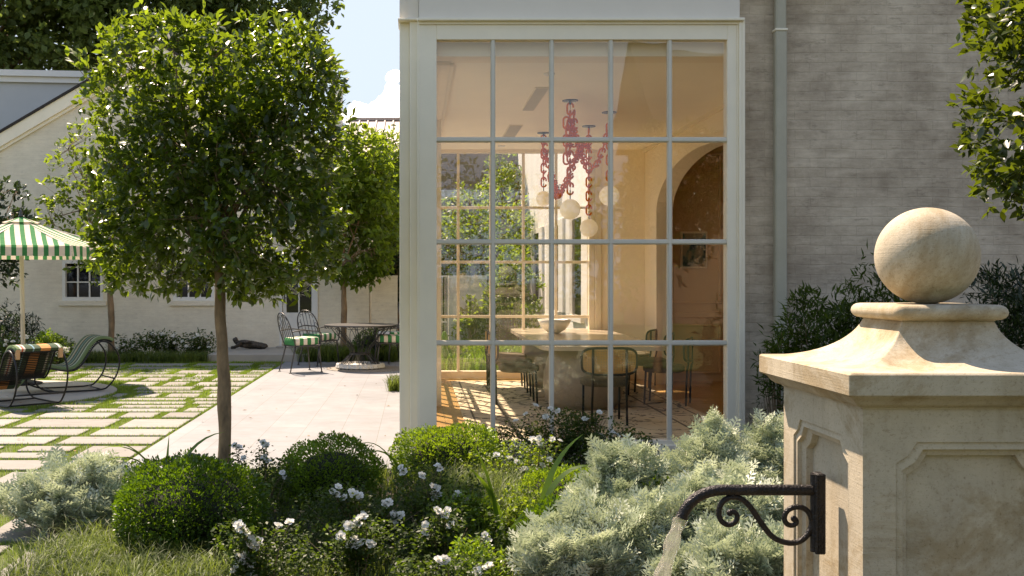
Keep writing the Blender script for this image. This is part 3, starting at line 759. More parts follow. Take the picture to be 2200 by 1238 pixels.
def blades(name, P, D, Ln, Wd, droop, mat, parent=None, seg=5, rnd=None, clump=None, up=1.0, twist=None):
    """arching strips. P (n,3) roots, D (n,2) heading, Ln lengths, Wd widths, droop (n,)"""
    n = len(P); k = seg + 1
    u = np.linspace(0, 1, k)[None, :]
    ang = (up * math.pi/2) - droop[:, None] * u * u * 1.0 - .12
    ds = Ln[:, None] / seg
    hx = np.concatenate([np.zeros((n, 1)), np.cumsum(np.cos(ang[:, :-1]) * ds, 1)], 1)
    hz = np.concatenate([np.zeros((n, 1)), np.cumsum(np.sin(ang[:, :-1]) * ds, 1)], 1)
    D = D / np.linalg.norm(D, axis=1, keepdims=True)
    cen = np.stack([P[:, 0:1] + D[:, 0:1]*hx, P[:, 1:2] + D[:, 1:2]*hx, P[:, 2:3] + hz], 2)
    wd = Wd[:, None] * (np.minimum(1, .55 + 1.6*u) * (1 - u**2.2) + .02)
    side = np.stack([-D[:, 1], D[:, 0], np.zeros(n)], 1)[:, None, :]
    tw = RNG.normal(0, .5, n); side = side * np.cos(tw)[:, None, None] + np.array([0, 0, 1.0])[None, None] * np.sin(tw)[:, None, None] * .35
    if twist is not None:
        s0 = np.stack([-D[:, 1], D[:, 0], np.zeros(n)], 1)[:, None, :]
        nrm = np.stack([-np.sin(ang) * D[:, 0:1], -np.sin(ang) * D[:, 1:2], np.cos(ang)], 2)
        ta = (twist * RNG.uniform(.7, 1.2, n))[:, None, None]
        side = s0 * np.cos(ta) + nrm * np.sin(ta)
    A = cen - side * wd[:, :, None] / 2; B = cen + side * wd[:, :, None] / 2
    V = np.stack([A, B], 2).reshape(n, k*2, 3).reshape(-1, 3)
    f = np.array([[2*i, 2*i+1, 2*i+3, 2*i+2] for i in range(seg)]).reshape(-1)
    L = (np.arange(n)[:, None] * (k*2) + f[None]).reshape(-1).astype(np.int32); T = np.full(n*seg, 4, np.int32)
    inv = root_inv(parent) if parent else None
    if inv is not None:
        Am = np.array(inv); V = V @ Am[:3, :3].T + Am[:3, 3]
    me = bpy.data.meshes.new(name); me.vertices.add(len(V)); me.vertices.foreach_set('co', V.astype(np.float32).ravel())
    me.loops.add(len(L)); me.loops.foreach_set('vertex_index', L); me.polygons.add(len(T)); me.polygons.foreach_set('loop_start', (np.arange(len(T))*4).astype(np.int32))
    me.update(calc_edges=True)
    q = RNG.random(n) if rnd is None else np.clip(RNG.normal(rnd, .2, n), 0, 1)
    if clump is not None: q = np.clip(q*.6 + .2 + np.array([noise.noise(Vector(p)*clump[0]) for p in P])*clump[1], 0, 1)
    at_ = me.attributes.new('rnd', 'FLOAT', 'FACE'); at_.data.foreach_set('value', np.repeat(q, seg).astype(np.float32)); me.materials.append(mat)
    o = bpy.data.objects.new(name, me); C.objects.link(o)
    if parent: o.parent = parent
    return o

# ------------------------------------------------------------------ lawn blades in the joints
def lawn_blades():
    K = 150000; x = RNG.uniform(-9.5, -1.2, K*3); y = 4.8 + (20.4 - 4.8) * RNG.random(K*3)**1.5
    ok = (np.abs((x)/y - 0) < .47)
    ok &= (x < TX - .01) | ((y < 8.22))
    ok &= ~((y < 7.7) & (x > -1.72 - (y - 5.2)*.1))
    for (x0, x1, y0, y1) in rects: ok &= ~((x > x0 + .006) & (x < x1 - .006) & (y > y0 + .006) & (y < y1 - .006))
    ok &= ~((x - PADC[0])**2 + (y - PADC[1])**2 < (PADR + .01)**2)
    ok &= ~((x < -3.8) & (y > 19.6)) & ~((x > -3.85) & (y > 18.9))
    idx = np.nonzero(ok)[0][:K]; P = np.stack([x[idx], y[idx], np.full(len(idx), -.02)], 1); n = len(P)
    far = np.clip(P[:, 1] / 12, .6, 1.7)
    blades('grass_joints', P, RNG.normal(0, 1, (n, 2)), RNG.uniform(.03, .055, n) * np.clip(far, .8, 1.2), .006 * far, RNG.uniform(.2, 1.0, n), M['l_lawn'], seg=2, clump=(1.2, .6))
    o = bpy.data.objects['grass_joints']; o['kind'] = 'stuff'; o['label'] = 'short green grass growing in the joints between the stone pavers'
lawn_blades()
# ------------------------------------------------------------------ sunroom (window wall faces the camera at Y = 8.8)
YW = 8.8; WP = F / YW
def wx(px): return (px - PX) / WP
def wz(py): return EYE - (py - PY) / WP
XL, XR, YB, ZC = .29, 3.40, 15.6, 1.5 + 1.93
room = thing('sunroom', (1.5, 8.9, 0), 'tall glazed sunroom with cream frame and panes, between the terrace and the brick wall', 'sunroom')
# front window
fw = MB(); x0, x1, zt, zb = wx(938), wx(1560.5), wz(87), wz(945)
fw.box(wx(900), x0, YW - .03, YW + .09, -.05, wz(55), .004)
fw.box(x1, wx(1580), YW - .03, YW + .09, -.05, wz(55), .004)
fw.box(x0, x1, YW - .03, YW + .09, zt, wz(55), .003)
fw.box(x0, x1, YW - .035, YW + .09, -.05, zb - .0, .003)
fw.box(wx(905), wx(1576), YW - .06, YW - .0305, wz(966), wz(955), .003)
wn_ = fw.build('front_window', M['trim'], room)
mu = MB()
for c in (1059, 1185, 1312, 1438.5):
    mu.box(wx(c - 5), wx(c + 5), YW - .012, YW + .032, zb, zt, .004)
    mu.box(wx(c - 2.5), wx(c + 2.5), YW - .022, YW - .0125, zb, zt)
for c in (300.5, 520, 737):
    mu.box(x0, x1, YW - .010, YW + .030, wz(c + 5.5), wz(c - 5.5), .004)
    mu.box(x0, x1, YW - .020, YW - .0105, wz(c + 3), wz(c - 3))
mu.build('glazing_bars', M['bars'], wn_)
g = MB()
xs = [938, 1054, 1064, 1180, 1190, 1307, 1317, 1433.5, 1443.5, 1560.5]; ys = [87, 295, 306, 514.5, 525.5, 731.5, 742.5, 945]
for i in range(5):
    for j in range(4):
        th = RNG.normal(0, .0028, 2)
        a, b_, c_, d_ = wx(xs[2*i] - 1), wx(xs[2*i+1] + 1), wz(ys[2*j+1] + 1), wz(ys[2*j] - 1)
        dx = (b_ - a)*th[0]; dz = (d_ - c_)*th[1]
        g.add([(a, YW + .014, c_), (b_, YW + .014 + dx, c_), (b_, YW + .014 + dx + dz, d_), (a, YW + .014 + dz, d_)], [(0, 1, 2, 3)])
g.build('glass', M['glass'], wn_)
# mouldings round the window, corner column, frieze
tr = MB()
for k, (a, b_) in enumerate(((1580, 1584), (1584, 1590), (1590, 1597))): tr.box(wx(a), wx(b_), YW - .035 - .018*k if k < 2 else YW - .05, YW + .12, -.05, wz(46 - 0*k), .003)
tr.box(wx(900), wx(1590), YW - .045, YW + .09, wz(55), wz(49), .002)
tr.box(wx(897), wx(1594), YW - .085, YW + .09, wz(49), wz(43), .004)
tr.build('window_moulding', M['trim'], room)
co = MB()
co.box(wx(880), wx(900), YW + .02, YW + .34, -.05, wz(44), .006)
co.box(wx(858), wx(880), YW + .08, YW + .34, -.05, wz(44), .006)
co.box(wx(896), wx(900) + .002, YW - .028, YW + .02, -.05, wz(43.5), .002)
co.box(wx(855), wx(898), YW - .02, YW + .34, wz(44), wz(40), .003)
co.build('corner_post', M['trim'], room)
fr = MB()
fr.box(wx(900), wx(1588), YW - .02, YW + .30, wz(43), 4.05, .003)
fr.box(wx(858), wx(899.5), YW + .06, YW + .34, wz(40), 4.05, .003)
fr.box(wx(876), wx(899.3), YW + .04, YW + .0595, wz(40), 4.05)
fr.build('frieze', M['fascia'], room)
# roof, ceiling, floor, inner walls
rf = MB(); rf.box(wx(858), XR + .3, YW - .06, YB + .45, 4.05, 4.2, .01); rf.box(wx(858) + .05, XR + .2, YW + .31, YB + .3, ZC + .05, 4.049); rf.build('roof', M['white'], room)
ce = MB(); ce.box(XL - .3, XR + .02, YW + .40, YB, ZC, ZC + .05)
ce.build('ceiling', M['ceil'], room)
hd = MB(); hd.box(wx(905), XR + .1, YW + .13, YW + .40, ZC - .03, 4.04); hd.build('window_header', M['wall_in'], room)
cr_ = MB(); cr_.box(XL, XL + .04, YW + .4, YB, ZC - .05, ZC - .001); cr_.box(XR - .03, XR, YW + .4, YB, ZC - .05, ZC - .001); cr_.build('cornice', M['trim_in'], room)
fl_ = MB(); fl_.box(wx(880), 8.2, YW + .091, YB + .3, -.04, .008); fl_.build('floor', M['floor'], room)
# left wall: a run of tall windows, seen edge-on; back wall: the same window as the front one
def glazed(plane, a0, a1, pos, zlo, zhi, n, rows, th=.16, mat='trim_in', name='side_window'):
    m = MB(); gl = MB()
    def bx(u0, u1, z0, z1, t0=-th/2, t1=th/2):
        if plane == 'x': m.box(pos + t0, pos + t1, u0, u1, z0, z1, .003)
        else: m.box(u0, u1, pos + t0, pos + t1, z0, z1, .003)
    bx(a0, a0 + .08, zlo, zhi); bx(a1 - .08, a1, zlo, zhi); bx(a0 + .08, a1 - .08, zlo, zlo + .11); bx(a0 + .08, a1 - .08, zhi - .07, zhi)
    A0, A1 = a0 + .08, a1 - .08
    for i in range(1, n):
        u = A0 + (A1 - A0)*i/n; bx(u - .02, u + .02, zlo + .11, zhi - .07, -.025, .025)
    for j in range(1, rows):
        z = zlo + .11 + (zhi - zlo - .18)*j/rows; bx(A0, A1, z - .02, z + .02, -.022, .022)
    wo = m.build(name, M[mat], room)
    if plane == 'x': gl.add([(pos, A0, zlo), (pos, A1, zlo), (pos, A1, zhi), (pos, A0, zhi)], [(0, 1, 2, 3)])
    else: gl.add([(A0, pos, zlo), (A1, pos, zlo), (A1, pos, zhi), (A0, pos, zhi)], [(0, 1, 2, 3)])
    gl.build('glass', M['glass'], wo)
for (a, b_) in ((9.2, 12.28), (12.36, 15.44)): glazed('x', a, b_, .08, .02, ZC - .06, 6, 4)
lw = MB(); lw.box(wx(862), XL, 12.285, 12.355, -.04, ZC - .061); lw.build('side_pier', M['wall_in'], room)
lw = MB(); lw.box(wx(862), XL, 15.445, YB + .1, -.04, ZC - .061); lw.build('side_pier', M['wall_in'], room)
lw = MB(); lw.box(wx(862), XL, 9.15, YB + .1, ZC - .06, ZC + .05); lw.build('side_beam', M['wall_in'], room)
bwx0, bwx1 = .14, (1277 - PX)/F*YB
glazed('y', bwx0 - .08 - .006, bwx1, YB + .04, .02, 1.5 + (600 - 319)/F*YB, 5, 4, .12, name='back_window')
bw = MB(); bw.box(bwx1, 3.72, YB, YB + .2, -.04, ZC + .05); bw.box(-.1, bwx1, YB, YB + .2, 1.5 + (600 - 321)/F*YB, ZC + .05)
bw.build('back_wall', M['wall_in'], room)
cs = MB(); cs.box(bwx1 + .005, bwx1 + .10, YB - .03, YB - .001, .009, ZC - .055, .006); cs.box(bwx1 + .12, XR, YB - .015, YB - .001, .009, .13); cs.build('casing', M['trim_in'], room)
# right wall with a wide arched opening
def arch_wall():
    yc, a, zs, rise = 12.62, 2.23, 2.45, .64; n = 28; m = MB()
    arc = [(yc + a*math.cos(math.pi*k/n), zs + rise*math.sin(math.pi*k/n)) for k in range(n + 1)]   # from far to near
    X0, X1 = XR, XR + .23
    m.box(X0, X1, yc + a, YB - .001, -.04, ZC + .04); m.box(X0, X1, YW + .45, yc - a, -.04, ZC + .04)
    for k in range(n):
        (ya, za), (yb, zb_) = arc[k], arc[k+1]
        zl = max(zs, 0)
        m.add([(X0, ya, za), (X0, yb, zb_), (X0, yb, ZC + .04), (X0, ya, ZC + .04), (X1, ya, za), (X1, yb, zb_), (X1, yb, ZC + .04), (X1, ya, ZC + .04)],
              [(0, 1, 2, 3), (4, 5, 6, 7), (0, 1, 5, 4)])
    m.build('arched_wall', M['wall_in'], room)
arch_wall()
hl = MB()
hl.box(XR + .23, 8.2, 15.3, 15.5, -.04, 3.6); hl.box(8.1, 8.25, 9.3, 15.3, -.04, 3.6); hl.box(XR + .23, 8.2, 9.25, 15.5, 3.6, 3.7)
ho = hl.build('hall_wall', M['hall'], room)
hp = MB()
def panel(x0, x1, z0, z1, y=15.3):
    for (a, b_, c_, d_) in ((x0, x1, z0, z0+.03), (x0, x1, z1-.03, z1), (x0, x0+.03, z0+.03, z1-.03), (x1-.03, x1, z0+.03, z1-.03)): hp.box(a, b_, y - .04, y, c_, d_, .006)
panel(gx(1400, 15.3), gx(1548, 15.3), gz(652, 15.3), gz(330, 15.3)); panel(gx(1400, 15.3), gx(1548, 15.3), .12, gz(697, 15.3))
panel(gx(1575, 15.3), gx(1720, 15.3), gz(652, 15.3), gz(330, 15.3))
hp.box(XR + .23, 8.1, 15.25, 15.3, gz(682, 15.3), gz(672, 15.3), .006); hp.build('panelling', M['hall'], ho)
# ceiling fittings, each a thing
def ceiling_vent(pxs, label):
    (xa, ya), (xb, yb) = pxs  # near and far y
    t = MB(); t.box(xa, xb, ya, yb, ZC - .012, ZC - .001); n = int((yb - ya)/.03)
    o = tag(t.build('ceiling_vent', M['trim_in']), label, 'air vent', 'ceiling vents')
    s = MB()
    for k in range(n): s.box(xa + .012, xb - .012, ya + .015 + k*.03, ya + .027 + k*.03, ZC - .018, ZC - .0125)
    s.build('louvre', M['pole'], o)
def cy(py): return 1.93*F/(600 - py)
ceiling_vent((((1150 - PX)/F*cy(187) , cy(187)), ((1181 - PX)/F*cy(187), cy(235))), 'slatted vent in the sunroom ceiling nearest the window')
ceiling_vent((((1094 - PX)/F*cy(268) , cy(268)), ((1124 - PX)/F*cy(268), cy(300))), 'slatted vent in the sunroom ceiling deeper in the room')
for px_, py_, lb in ((1180, 158, 'small round ceiling disc near the front window'), (1078, 313, 'small round ceiling disc near the back window')):
    t = MB(); Y_ = cy(py_); t.lathe([(.001, -.018), (.04, -.018), (.055, -.008), (.055, -.001)], ((px_ - PX)/F*Y_, Y_, ZC), 20); tag(t.build('smoke_detector', M['white'], smooth=False), lb, 'smoke detector', 'ceiling discs')
# painting in the hall
pt = thing('framed_painting', (gx(1487, 15.3), 15.27, gz(577, 15.3)), 'small abstract painting with dark blue strokes hanging on the hall wall', 'painting')
t = MB(); t.box(gx(1461, 15.3), gx(1518, 15.3), 15.255, 15.297, gz(577, 15.3), gz(498, 15.3), .003); t.build('frame', M['wall_in'], pt)
m_, nt_, b_ = mat_new('abstract_painting'); mp_ = coord(nt_, (7, 7, 4)); nz_ = N(nt_, 'ShaderNodeTexNoise', i_Scale=1.1, i_Detail=4.0); nt_.links.new(mp_.outputs[0], nz_.inputs['Vector'])
r_ = ramp(nt_, [(0, (.01, .02, .03)), (.40, (.02, .06, .08)), (.46, (.16, .24, .20)), (.54, (.42, .36, .24))]); nt_.links.new(nz_.outputs['Fac'], r_.inputs[0]); nt_.links.new(r_.outputs[0], b_.inputs['Base Color'])
t = MB(); t.box(gx(1465, 15.3), gx(1514, 15.3), 15.250, 15.2545, gz(573, 15.3), gz(502, 15.3)); t.build('canvas', m_, pt)
# rug
RX0, RX1, RY0, RY1 = .5, 3.17, 9.15, 15.25
t = MB(); t.box(RX0, RX1, RY0, RY1, .0085, .020, .004); tag(t.build('patterned_rug', rug_mat(RX0, RX1, RY0, RY1)), 'large beige rug with dark branching pattern and border lines on the sunroom floor', 'rug')

# dining table and bowl
dt = thing('dining_table', (2.1, 13.6, .02), 'long pale stone dining table on two barrel pedestals in the sunroom', 'dining table')
def superell(cx, cy_, a, b, n=40, e=3.2):
    return [(cx + a*math.copysign(abs(math.cos(t_))**(2/e), math.cos(t_)), cy_ + b*math.copysign(abs(math.sin(t_))**(2/e), math.sin(t_))) for t_ in [2*math.pi*k/n for k in range(n)]]
t = MB(); t.prism(superell(2.11, 13.75, .71, 2.15, 96, 16), .705, .75); t.build('tabletop', M['marble'], dt)
for yy in (12.15, 14.6):
    t = MB(); t.lathe([(.36, .02), (.42, .10), (.45, .25), (.44, .42), (.40, .58), (.34, .704)], (1.93, yy, 0), 36, lambda a, z: 1 + .03*math.cos(2*a)); t.build('pedestal', M['ped'], dt, True)
t = MB(); t.lathe([(.06, 0), (.09, .01), (.15, .05), (.20, .11), (.235, .19), (.225, .19), (.19, .115), (.14, .06), (.05, .025)], (gx(1191, 14.6), 14.6, .75), 36); tag(t.build('fruit_bowl', M['bowl'], smooth=True), 'wide white ceramic bowl standing on the long dining table', 'bowl')

def dining_chair():
    t = thing('cane_dining_chair', (0, 0, 0), 'x', 'dining chair', 'cane-back chairs round the dining table')
    # faces +y, back at -y
    s = MB(); s.loft([[(x*k, y*k, z) for x, y in superell(0, .02, .25, .24, 28, 2.6)] for k, z in ((.86, .40), (.98, .415), (1.0, .45), (.97, .475), (.80, .49))]); s.build('seat', M['boucle'], t, True)
    b = MB()
    rr = [(x, 0, z) for x, z in superell(0, .67, .28, .135, 32, 4.2)]
    b.tube([(x, -.25 - .05*(1 - (x/.28)**2), z) for x, _, z in rr], .013, 8, closed=True); b.build('back_frame', M['black'], t, True)
    c = MB(); rings = []
    pts = superell(0, .67, .27, .125, 32, 4.2)
    c.add([(0, -.30, .67)] + [(x, -.25 - .05*(1 - (x/.28)**2), z) for x, z in pts], [(0, 1 + k, 1 + (k+1) % 32) for k in range(32)]); c.build('cane_panel', M['cane'], t)
    for sx in (-1, 1):
        l = MB(); l.tube([(sx*.17, -.285, .79), (sx*.17, -.285, .5), (sx*.17, -.27, .42), (sx*.18, -.26, 0.021)], .0125, 8); l.build('leg', M['black'], t, True)
        l = MB(); l.tube([(sx*.19, .20, .42), (sx*.19, .22, .021)], .0125, 8); l.build('leg', M['black'], t, True)
    return t
dc = dining_chair()
spots = [(1.95, 10.85, 0, 'cane chair at the near head of the dining table with its back to the window'),
         (2.96, 12.45, 68, 'cane chair on the right of the table nearest the front window'),
         (2.98, 13.45, 66, 'cane chair in the middle of the row on the right of the table'),
         (3.0, 14.5, 64, 'cane chair on the right of the table farthest from the front window'),
         (1.20, 12.5, -90, 'cane chair on the left of the table nearest the front window'),
         (1.22, 13.4, -90, 'cane chair in the middle of the row on the left of the table'),
         (1.24, 14.3, -90, 'cane chair on the left of the table farthest from the front window')]
for i, (x, y, a, lb) in enumerate(spots):
    o = dc if i == 0 else copy_tree(dc)
    o.location = (x, y, 0); o.rotation_euler = (0, 0, R(a)); o['label'] = lb

# pendants: ceiling plate, chain of open amber links, stone ball
def link(m, c, d, n, L=.125, w=.032, r=.011):
    """one open stadium link centred at c, long axis d, in-plane side n"""
    d = Vector(d).normalized(); n = Vector(n); n = (n - d*n.dot(d)).normalized()
    h = L/2 - w; pts = []
    for k in range(9): a = math.pi*k/8; pts.append(Vector(c) + d*(h + w*math.sin(a)) + n*(w*math.cos(a)))
    for k in range(9): a = math.pi + math.pi*k/8; pts.append(Vector(c) + d*(-h + w*math.sin(a)) + n*(w*math.cos(a)))
    # opening in one long side
    m.tube(pts[0:] + [pts[0] + (pts[17]-pts[0])*.30], r, 7) if False else m.tube([pts[17] + (pts[0]-pts[17])*.0] + pts[::-1][1:] + [pts[0] + (pts[17]-pts[0])*.28], r, 7)
def chain(m, path, L=.125):
    P = curve_pts(path, 20); acc = 0; total = 0; k = 0; step = L*.68
    segs = [(P[i+1] - P[i]).length for i in range(len(P)-1)]; T = sum(segs); n = max(2, int(T/step)); 
    for j in range(n):
        dist = (j + .5)*T/n; s = 0
        for i, l in enumerate(segs):
            if s + l >= dist: c = P[i] + (P[i+1]-P[i])*((dist - s)/l); d = (P[i+1]-P[i]).normalized(); break
            s += l
        side = Vector((1, 0, .1)) if j % 2 == 0 else Vector((.25, 1, .1))
        link(m, c, d, side, L)
pend = [(1225, 213, 450, 11.3, .110, 'round stone pendant ball hanging on the thickest amber chain, nearest the window'),
        (1168, 283, 427, 13.8, .100, 'leftmost pale stone pendant ball under an amber chain'),
        (1265, 268, 490, 13.2, .112, 'lowest hanging pale stone pendant ball on an amber chain'),
        (1309, 238, 421, 12.1, .115, 'rightmost pale stone pendant ball on an amber chain')]
tops = []
for (px_, pyc, pyb, Y_, r_b, lb) in pend:
    x = gx(px_, Y_); zb_ = gz(pyb, Y_); t = thing('pendant_lamp', (x, Y_, ZC), lb, 'pendant lamp', 'chain pendants over the dining table')
    m = MB(); m.lathe([(.001, -.045), (.012, -.045), (.014, -.012), (.085, -.010), (.085, -.001)], (x, Y_, ZC), 28); m.build('ceiling_plate', M['iron'], t)
    g_ = MB(); g_.ball((x, Y_, zb_), r_b, 32, 20); g_.build('stone_ball', M['globe'], t, True)
    w = MB(); w.tube([(x, Y_, zb_ + r_b - .004), (x, Y_, zb_ + r_b + .10)], .006, 6); w.tube([(x, Y_, ZC - .04), (x, Y_, zb_ + r_b)], .003, 5); w.build('rod', M['iron'], t)
    m = MB(); chain(m, [(x, Y_, zb_ + r_b + .07), (x, Y_, (zb_ + ZC)/2), (x, Y_, ZC - .05)]); 
    if px_ == 1225:
        chain(m, [(x + .045, Y_ + .04, 2.95), (x + .05, Y_ + .04, ZC - .12)]); chain(m, [(x - .045, Y_ - .03, 2.75), (x - .045, Y_ - .03, ZC - .2)])
    if px_ == 1168: chain(m, [(x + .10, Y_, 2.78), (x + .05, Y_, 3.1), (x + .01, Y_, ZC - .15)])
    m.build('chain', M['amber'], t, True)
    tops.append((x, Y_, t))
(x1_, Y1_, t1_), (x2_, Y2_, t2_), (x3_, Y3_, t3_), (x4_, Y4_, t4_) = tops
m = MB(); chain(m, [(x2_, Y2_, 3.2), (x2_ + .10, Y2_ - .3, 2.75), (gx(1196, 12.6), 12.6, gz(425, 12.6)), (gx(1212, 12.0), 12, gz(400, 12.0)), (gx(1232, 11.7), 11.7, gz(355, 11.7)), (gx(1250, 12.4), 12.4, gz(315, 12.4)), (x3_, Y3_, 3.15)]); m.build('swag_chain', M['amber'], t2_, True)
m = MB(); chain(m, [(x1_, Y1_, 3.2), (gx(1243, 11.8), 11.8, gz(310, 11.8)), (gx(1258, 12.4), 12.4, gz(355, 12.4)), (gx(1276, 12.4), 12.4, gz(360, 12.4)), (gx(1292, 12.2), 12.2, gz(330, 12.2)), (x4_, Y4_, 3.25)]); m.build('swag_chain', M['amber'], t1_, True)

# ------------------------------------------------------------------ main house: painted brick wall, downspout
YBK = 8.92
M['spout_paint'] = plain('downspout_paint', (.44, .41, .31), .5, .08, 5)
mh = thing('brick_house', (5.5, 9.0, 0), 'tall house wall of pale painted brick with a grey downspout beside the sunroom', 'house')
t = MB(); t.box(wx(1597), 9.5, YBK, YBK + .3, -.05, 8.2); t.box(9.2, 9.5, YBK + .3, 16, -.05, 8.2); t.box(XR + .3, 9.2, YBK + .3, 15.6, 3.8, 8.2); t.build('wall', M['brick'], mh)
ds = MB()
dx0, dx1 = gx(1666, YBK - .08), gx(1691, YBK - .08)
ds.box(dx0, dx1, YBK - .09, YBK - .015, -.05, gz(70, YBK), .012); ds.box(dx0 + .004, dx1 - .004, YBK - .086, YBK - .019, gz(70, YBK) + .001, 8.1, .012)
do = ds.build('downspout', M['spout_paint'], mh)
ds = MB(); ds.box(dx0 - .004, dx1 + .004, YBK - .094, YBK - .001, gz(71, YBK), gz(66, YBK), .004); ds.build('collar', M['trim'], do)

# ------------------------------------------------------------------ stone gate pier with ball
def pier(name, label, X0, Y0, front=True):
    Wc, o_ = .617, .052; cx, cy_ = X0 + Wc/2, Y0 + Wc/2
    t = thing(name, (cx, cy_, -.05), label, 'gate pier', 'stone gate piers')
    def sq(h, z, rad=0, n=1):
        if not rad: return [(cx - h, cy_ - h, z), (cx + h, cy_ - h, z), (cx + h, cy_ + h, z), (cx - h, cy_ + h, z)]
        out = []
        for (sx, sy, a0) in ((-1, -1, 180), (1, -1, 270), (1, 1, 0), (-1, 1, 90)):
            for k in range(5):
                a = R(a0 + 90*k/4); out.append((cx + sx*(h - rad) + rad*math.cos(a), cy_ + sy*(h - rad) + rad*math.sin(a), z))
        return out
    H = Wc/2; hb = H - o_
    # body with sunk panels: built face by face
    zb_, zt_ = -.05, 1.205
    b = MB()
    def face(o, ux, un):
        """o: left-bottom corner, ux: along, un: outward"""
        Wd = 2*hb; ux = Vector(ux); un = Vector(un); o = Vector(o)
        def p(u, z, d): return tuple(o + ux*u + Vector((0, 0, z)) + un*(-d))
        z0, z1 = 0, zt_ - zb_
        def octa(m, top, ch, d, conc=.0):
            l, r_, b0, t0 = m, Wd - m, .22 + (m - .075), top
            pts = []
            def notch(cx_, cz_, a0, sgn):
                # concave chamfered corner: straight - shallow curve - straight
                res = []
                for k in range(5):
                    u = k/4; res.append(u)
                return res
            k = ch
            base = [(l + k, b0), (r_ - k, b0), (r_, b0 + k), (r_, t0 - k), (r_ - k, t0), (l + k, t0), (l, t0 - k), (l, b0 + k)]
            for i, (u, z) in enumerate(base):
                pts.append((u, z))
                if i in (1, 3, 5, 7):
                    nu, nz = base[(i+1) % 8]; cu = {1: (r_, b0), 3: (r_, t0), 5: (l, t0), 7: (l, b0)}[i]
                    mu_, mz = (u + nu)/2, (z + nz)/2; mu_ -= (cu[0] - mu_)*.22; mz -= (cu[1] - mz)*.22
                    pts.append((mu_, mz))
            return [p(u, z, d) for u, z in pts]
        top = 1.129 - zb_
        rings = [octa(.075, top, .048, 0), octa(.0755, top - .0005, .048, .006), octa(.092, top - .017, .047, .004), octa(.0925, top - .0175, .047, .016), octa(.108, top - .033, .046, .022), octa(.1085, top - .0335, .046, .040)]
        b.loft(rings, True, (False, True))
        O = [p(0, z0, 0), p(Wd, z0, 0), p(Wd, z1, 0), p(0, z1, 0)]; r0 = rings[0]; n = len(b.v); b.v += O + list(r0)
        q = lambda i: n + 4 + i
        # r0 order: 0 (l+k,b0) 1(r-k,b0) 2 mid 3(r,b0+k) 4(r,t-k) 5 mid... base idx: 0,1,[m],2,3,[m],4,5,[m],6,7,[m]
        b.f += [(n, n+1, q(1), q(0)), (n+1, q(3), q(2), q(1)), (n+1, n+2, q(4), q(3)), (n+2, q(6), q(5), q(4)), (n+2, n+3, q(7), q(6)), (n+3, q(9), q(8), q(7)), (n+3, n, q(10), q(9)), (n, q(0), q(11), q(10))]
    face((cx - hb, cy_ - hb, zb_), (1, 0, 0), (0, -1, 0)); face((cx + hb, cy_ - hb, zb_), (0, 1, 0), (1, 0, 0))
    face((cx + hb, cy_ + hb, zb_), (-1, 0, 0), (0, 1, 0)); face((cx - hb, cy_ + hb, zb_), (0, -1, 0), (-1, 0, 0))
    b.build('shaft', M['stone'], t)
    c = MB()
    rings = [sq(hb - .02, 1.2045, .002), sq(hb + .004, 1.2046, .002), sq(hb + .005, 1.209, .002), sq(hb + .018, 1.212, .002), sq(hb + .028, 1.220, .002), sq(hb + .036, 1.232, .002), sq(H - .003, 1.2375, .003), sq(H, 1.241, .004), sq(H, 1.286, .004), sq(H - .004, 1.290, .004)]
    n = 14
    for k in range(1, n + 1):
        u = k/n; a = u*math.pi/2*.86
        h = (H - .004) - (H - .004 - .112)*(math.sin(a)/math.sin(math.pi/2*.86))**.94; z = 1.290 + (1.398 - 1.290)*(1 - math.cos(a))/(1 - math.cos(math.pi/2*.86))
        rings.append([(p[0] + .012*u, p[1], p[2]) for p in sq(h, z, .004)])
    c.loft(rings); c.build('cap', M['stone'], t, True, auto=35)
    s = MB(); rings = []
    for k in range(9):
        a = math.pi*(k/8 - .5); rings.append(sq(.122 + .0165*math.cos(a), 1.4195 + .0185*math.sin(a), .018))
    rings = [sq(.113, 1.3985, .01), sq(.118, 1.401, .01)] + rings + [sq(.11, 1.4382, .01)]
    rings = [[(p[0] + .012, p[1], p[2]) for p in r_] for r_ in rings]
    s.loft(rings); s.build('cap_slab', M['stone'], t, True, auto=40)
    g_ = MB(); g_.ball((cx + .0135, cy_, 1.5586), .1215, 96, 64); g_.build('stone_ball', M['stone'], t, True)
    return t
P1 = pier('gate_pier', 'carved limestone pier in the foreground with a stone ball on its cap', .963, 2.33)

# water spout on the pier's left face
XF = 1.0155; YS = 2.647
sp_ = thing('water_spout', (XF, YS, .93), 'dark bronze curved pipe spout with scrollwork bracket on the side of the stone pier', 'water spout')
def sx_(px_): return gx(px_, YS)
def sz_(py_): return gz(py_, YS)
t = MB(); t.box(XF - .008, XF + .012, YS - .020, YS + .020, sz_(1188), sz_(1016), .003); t.tube([(XF - .010, YS, sz_(1185)), (XF - .010, YS, sz_(1019))], .0105, 14); t.tube([(XF - .009, YS + .015, sz_(1187)), (XF - .009, YS + .015, sz_(1018))], .005, 10); t.tube([(XF - .009, YS - .015, sz_(1187)), (XF - .009, YS - .015, sz_(1018))], .005, 10); t.build('mounting_plate', M['spout'], sp_, True, auto=30)
pc = [(1752, 1053), (1700, 1053), (1640, 1053), (1580, 1053), (1548, 1053), (1524, 1057), (1502, 1066), (1484, 1080), (1472, 1096), (1464, 1113)]
pp = curve_pts([(sx_(a), YS, sz_(b_)) for a, b_ in pc], 5); n_ = len(pp)
t = MB(); nn_ = n_
outer = [.0138]*(n_ - 3) + [.0145, .015, .0155]
t.tube(pp, outer, 18, cap=False)
dirn = (pp[-1] - pp[-2]).normalized(); t.tube([pp[-1], pp[-1] - dirn*.02], [.0155, .0105], 18, cap=False); t.build('pipe', M['spout'], sp_, True)
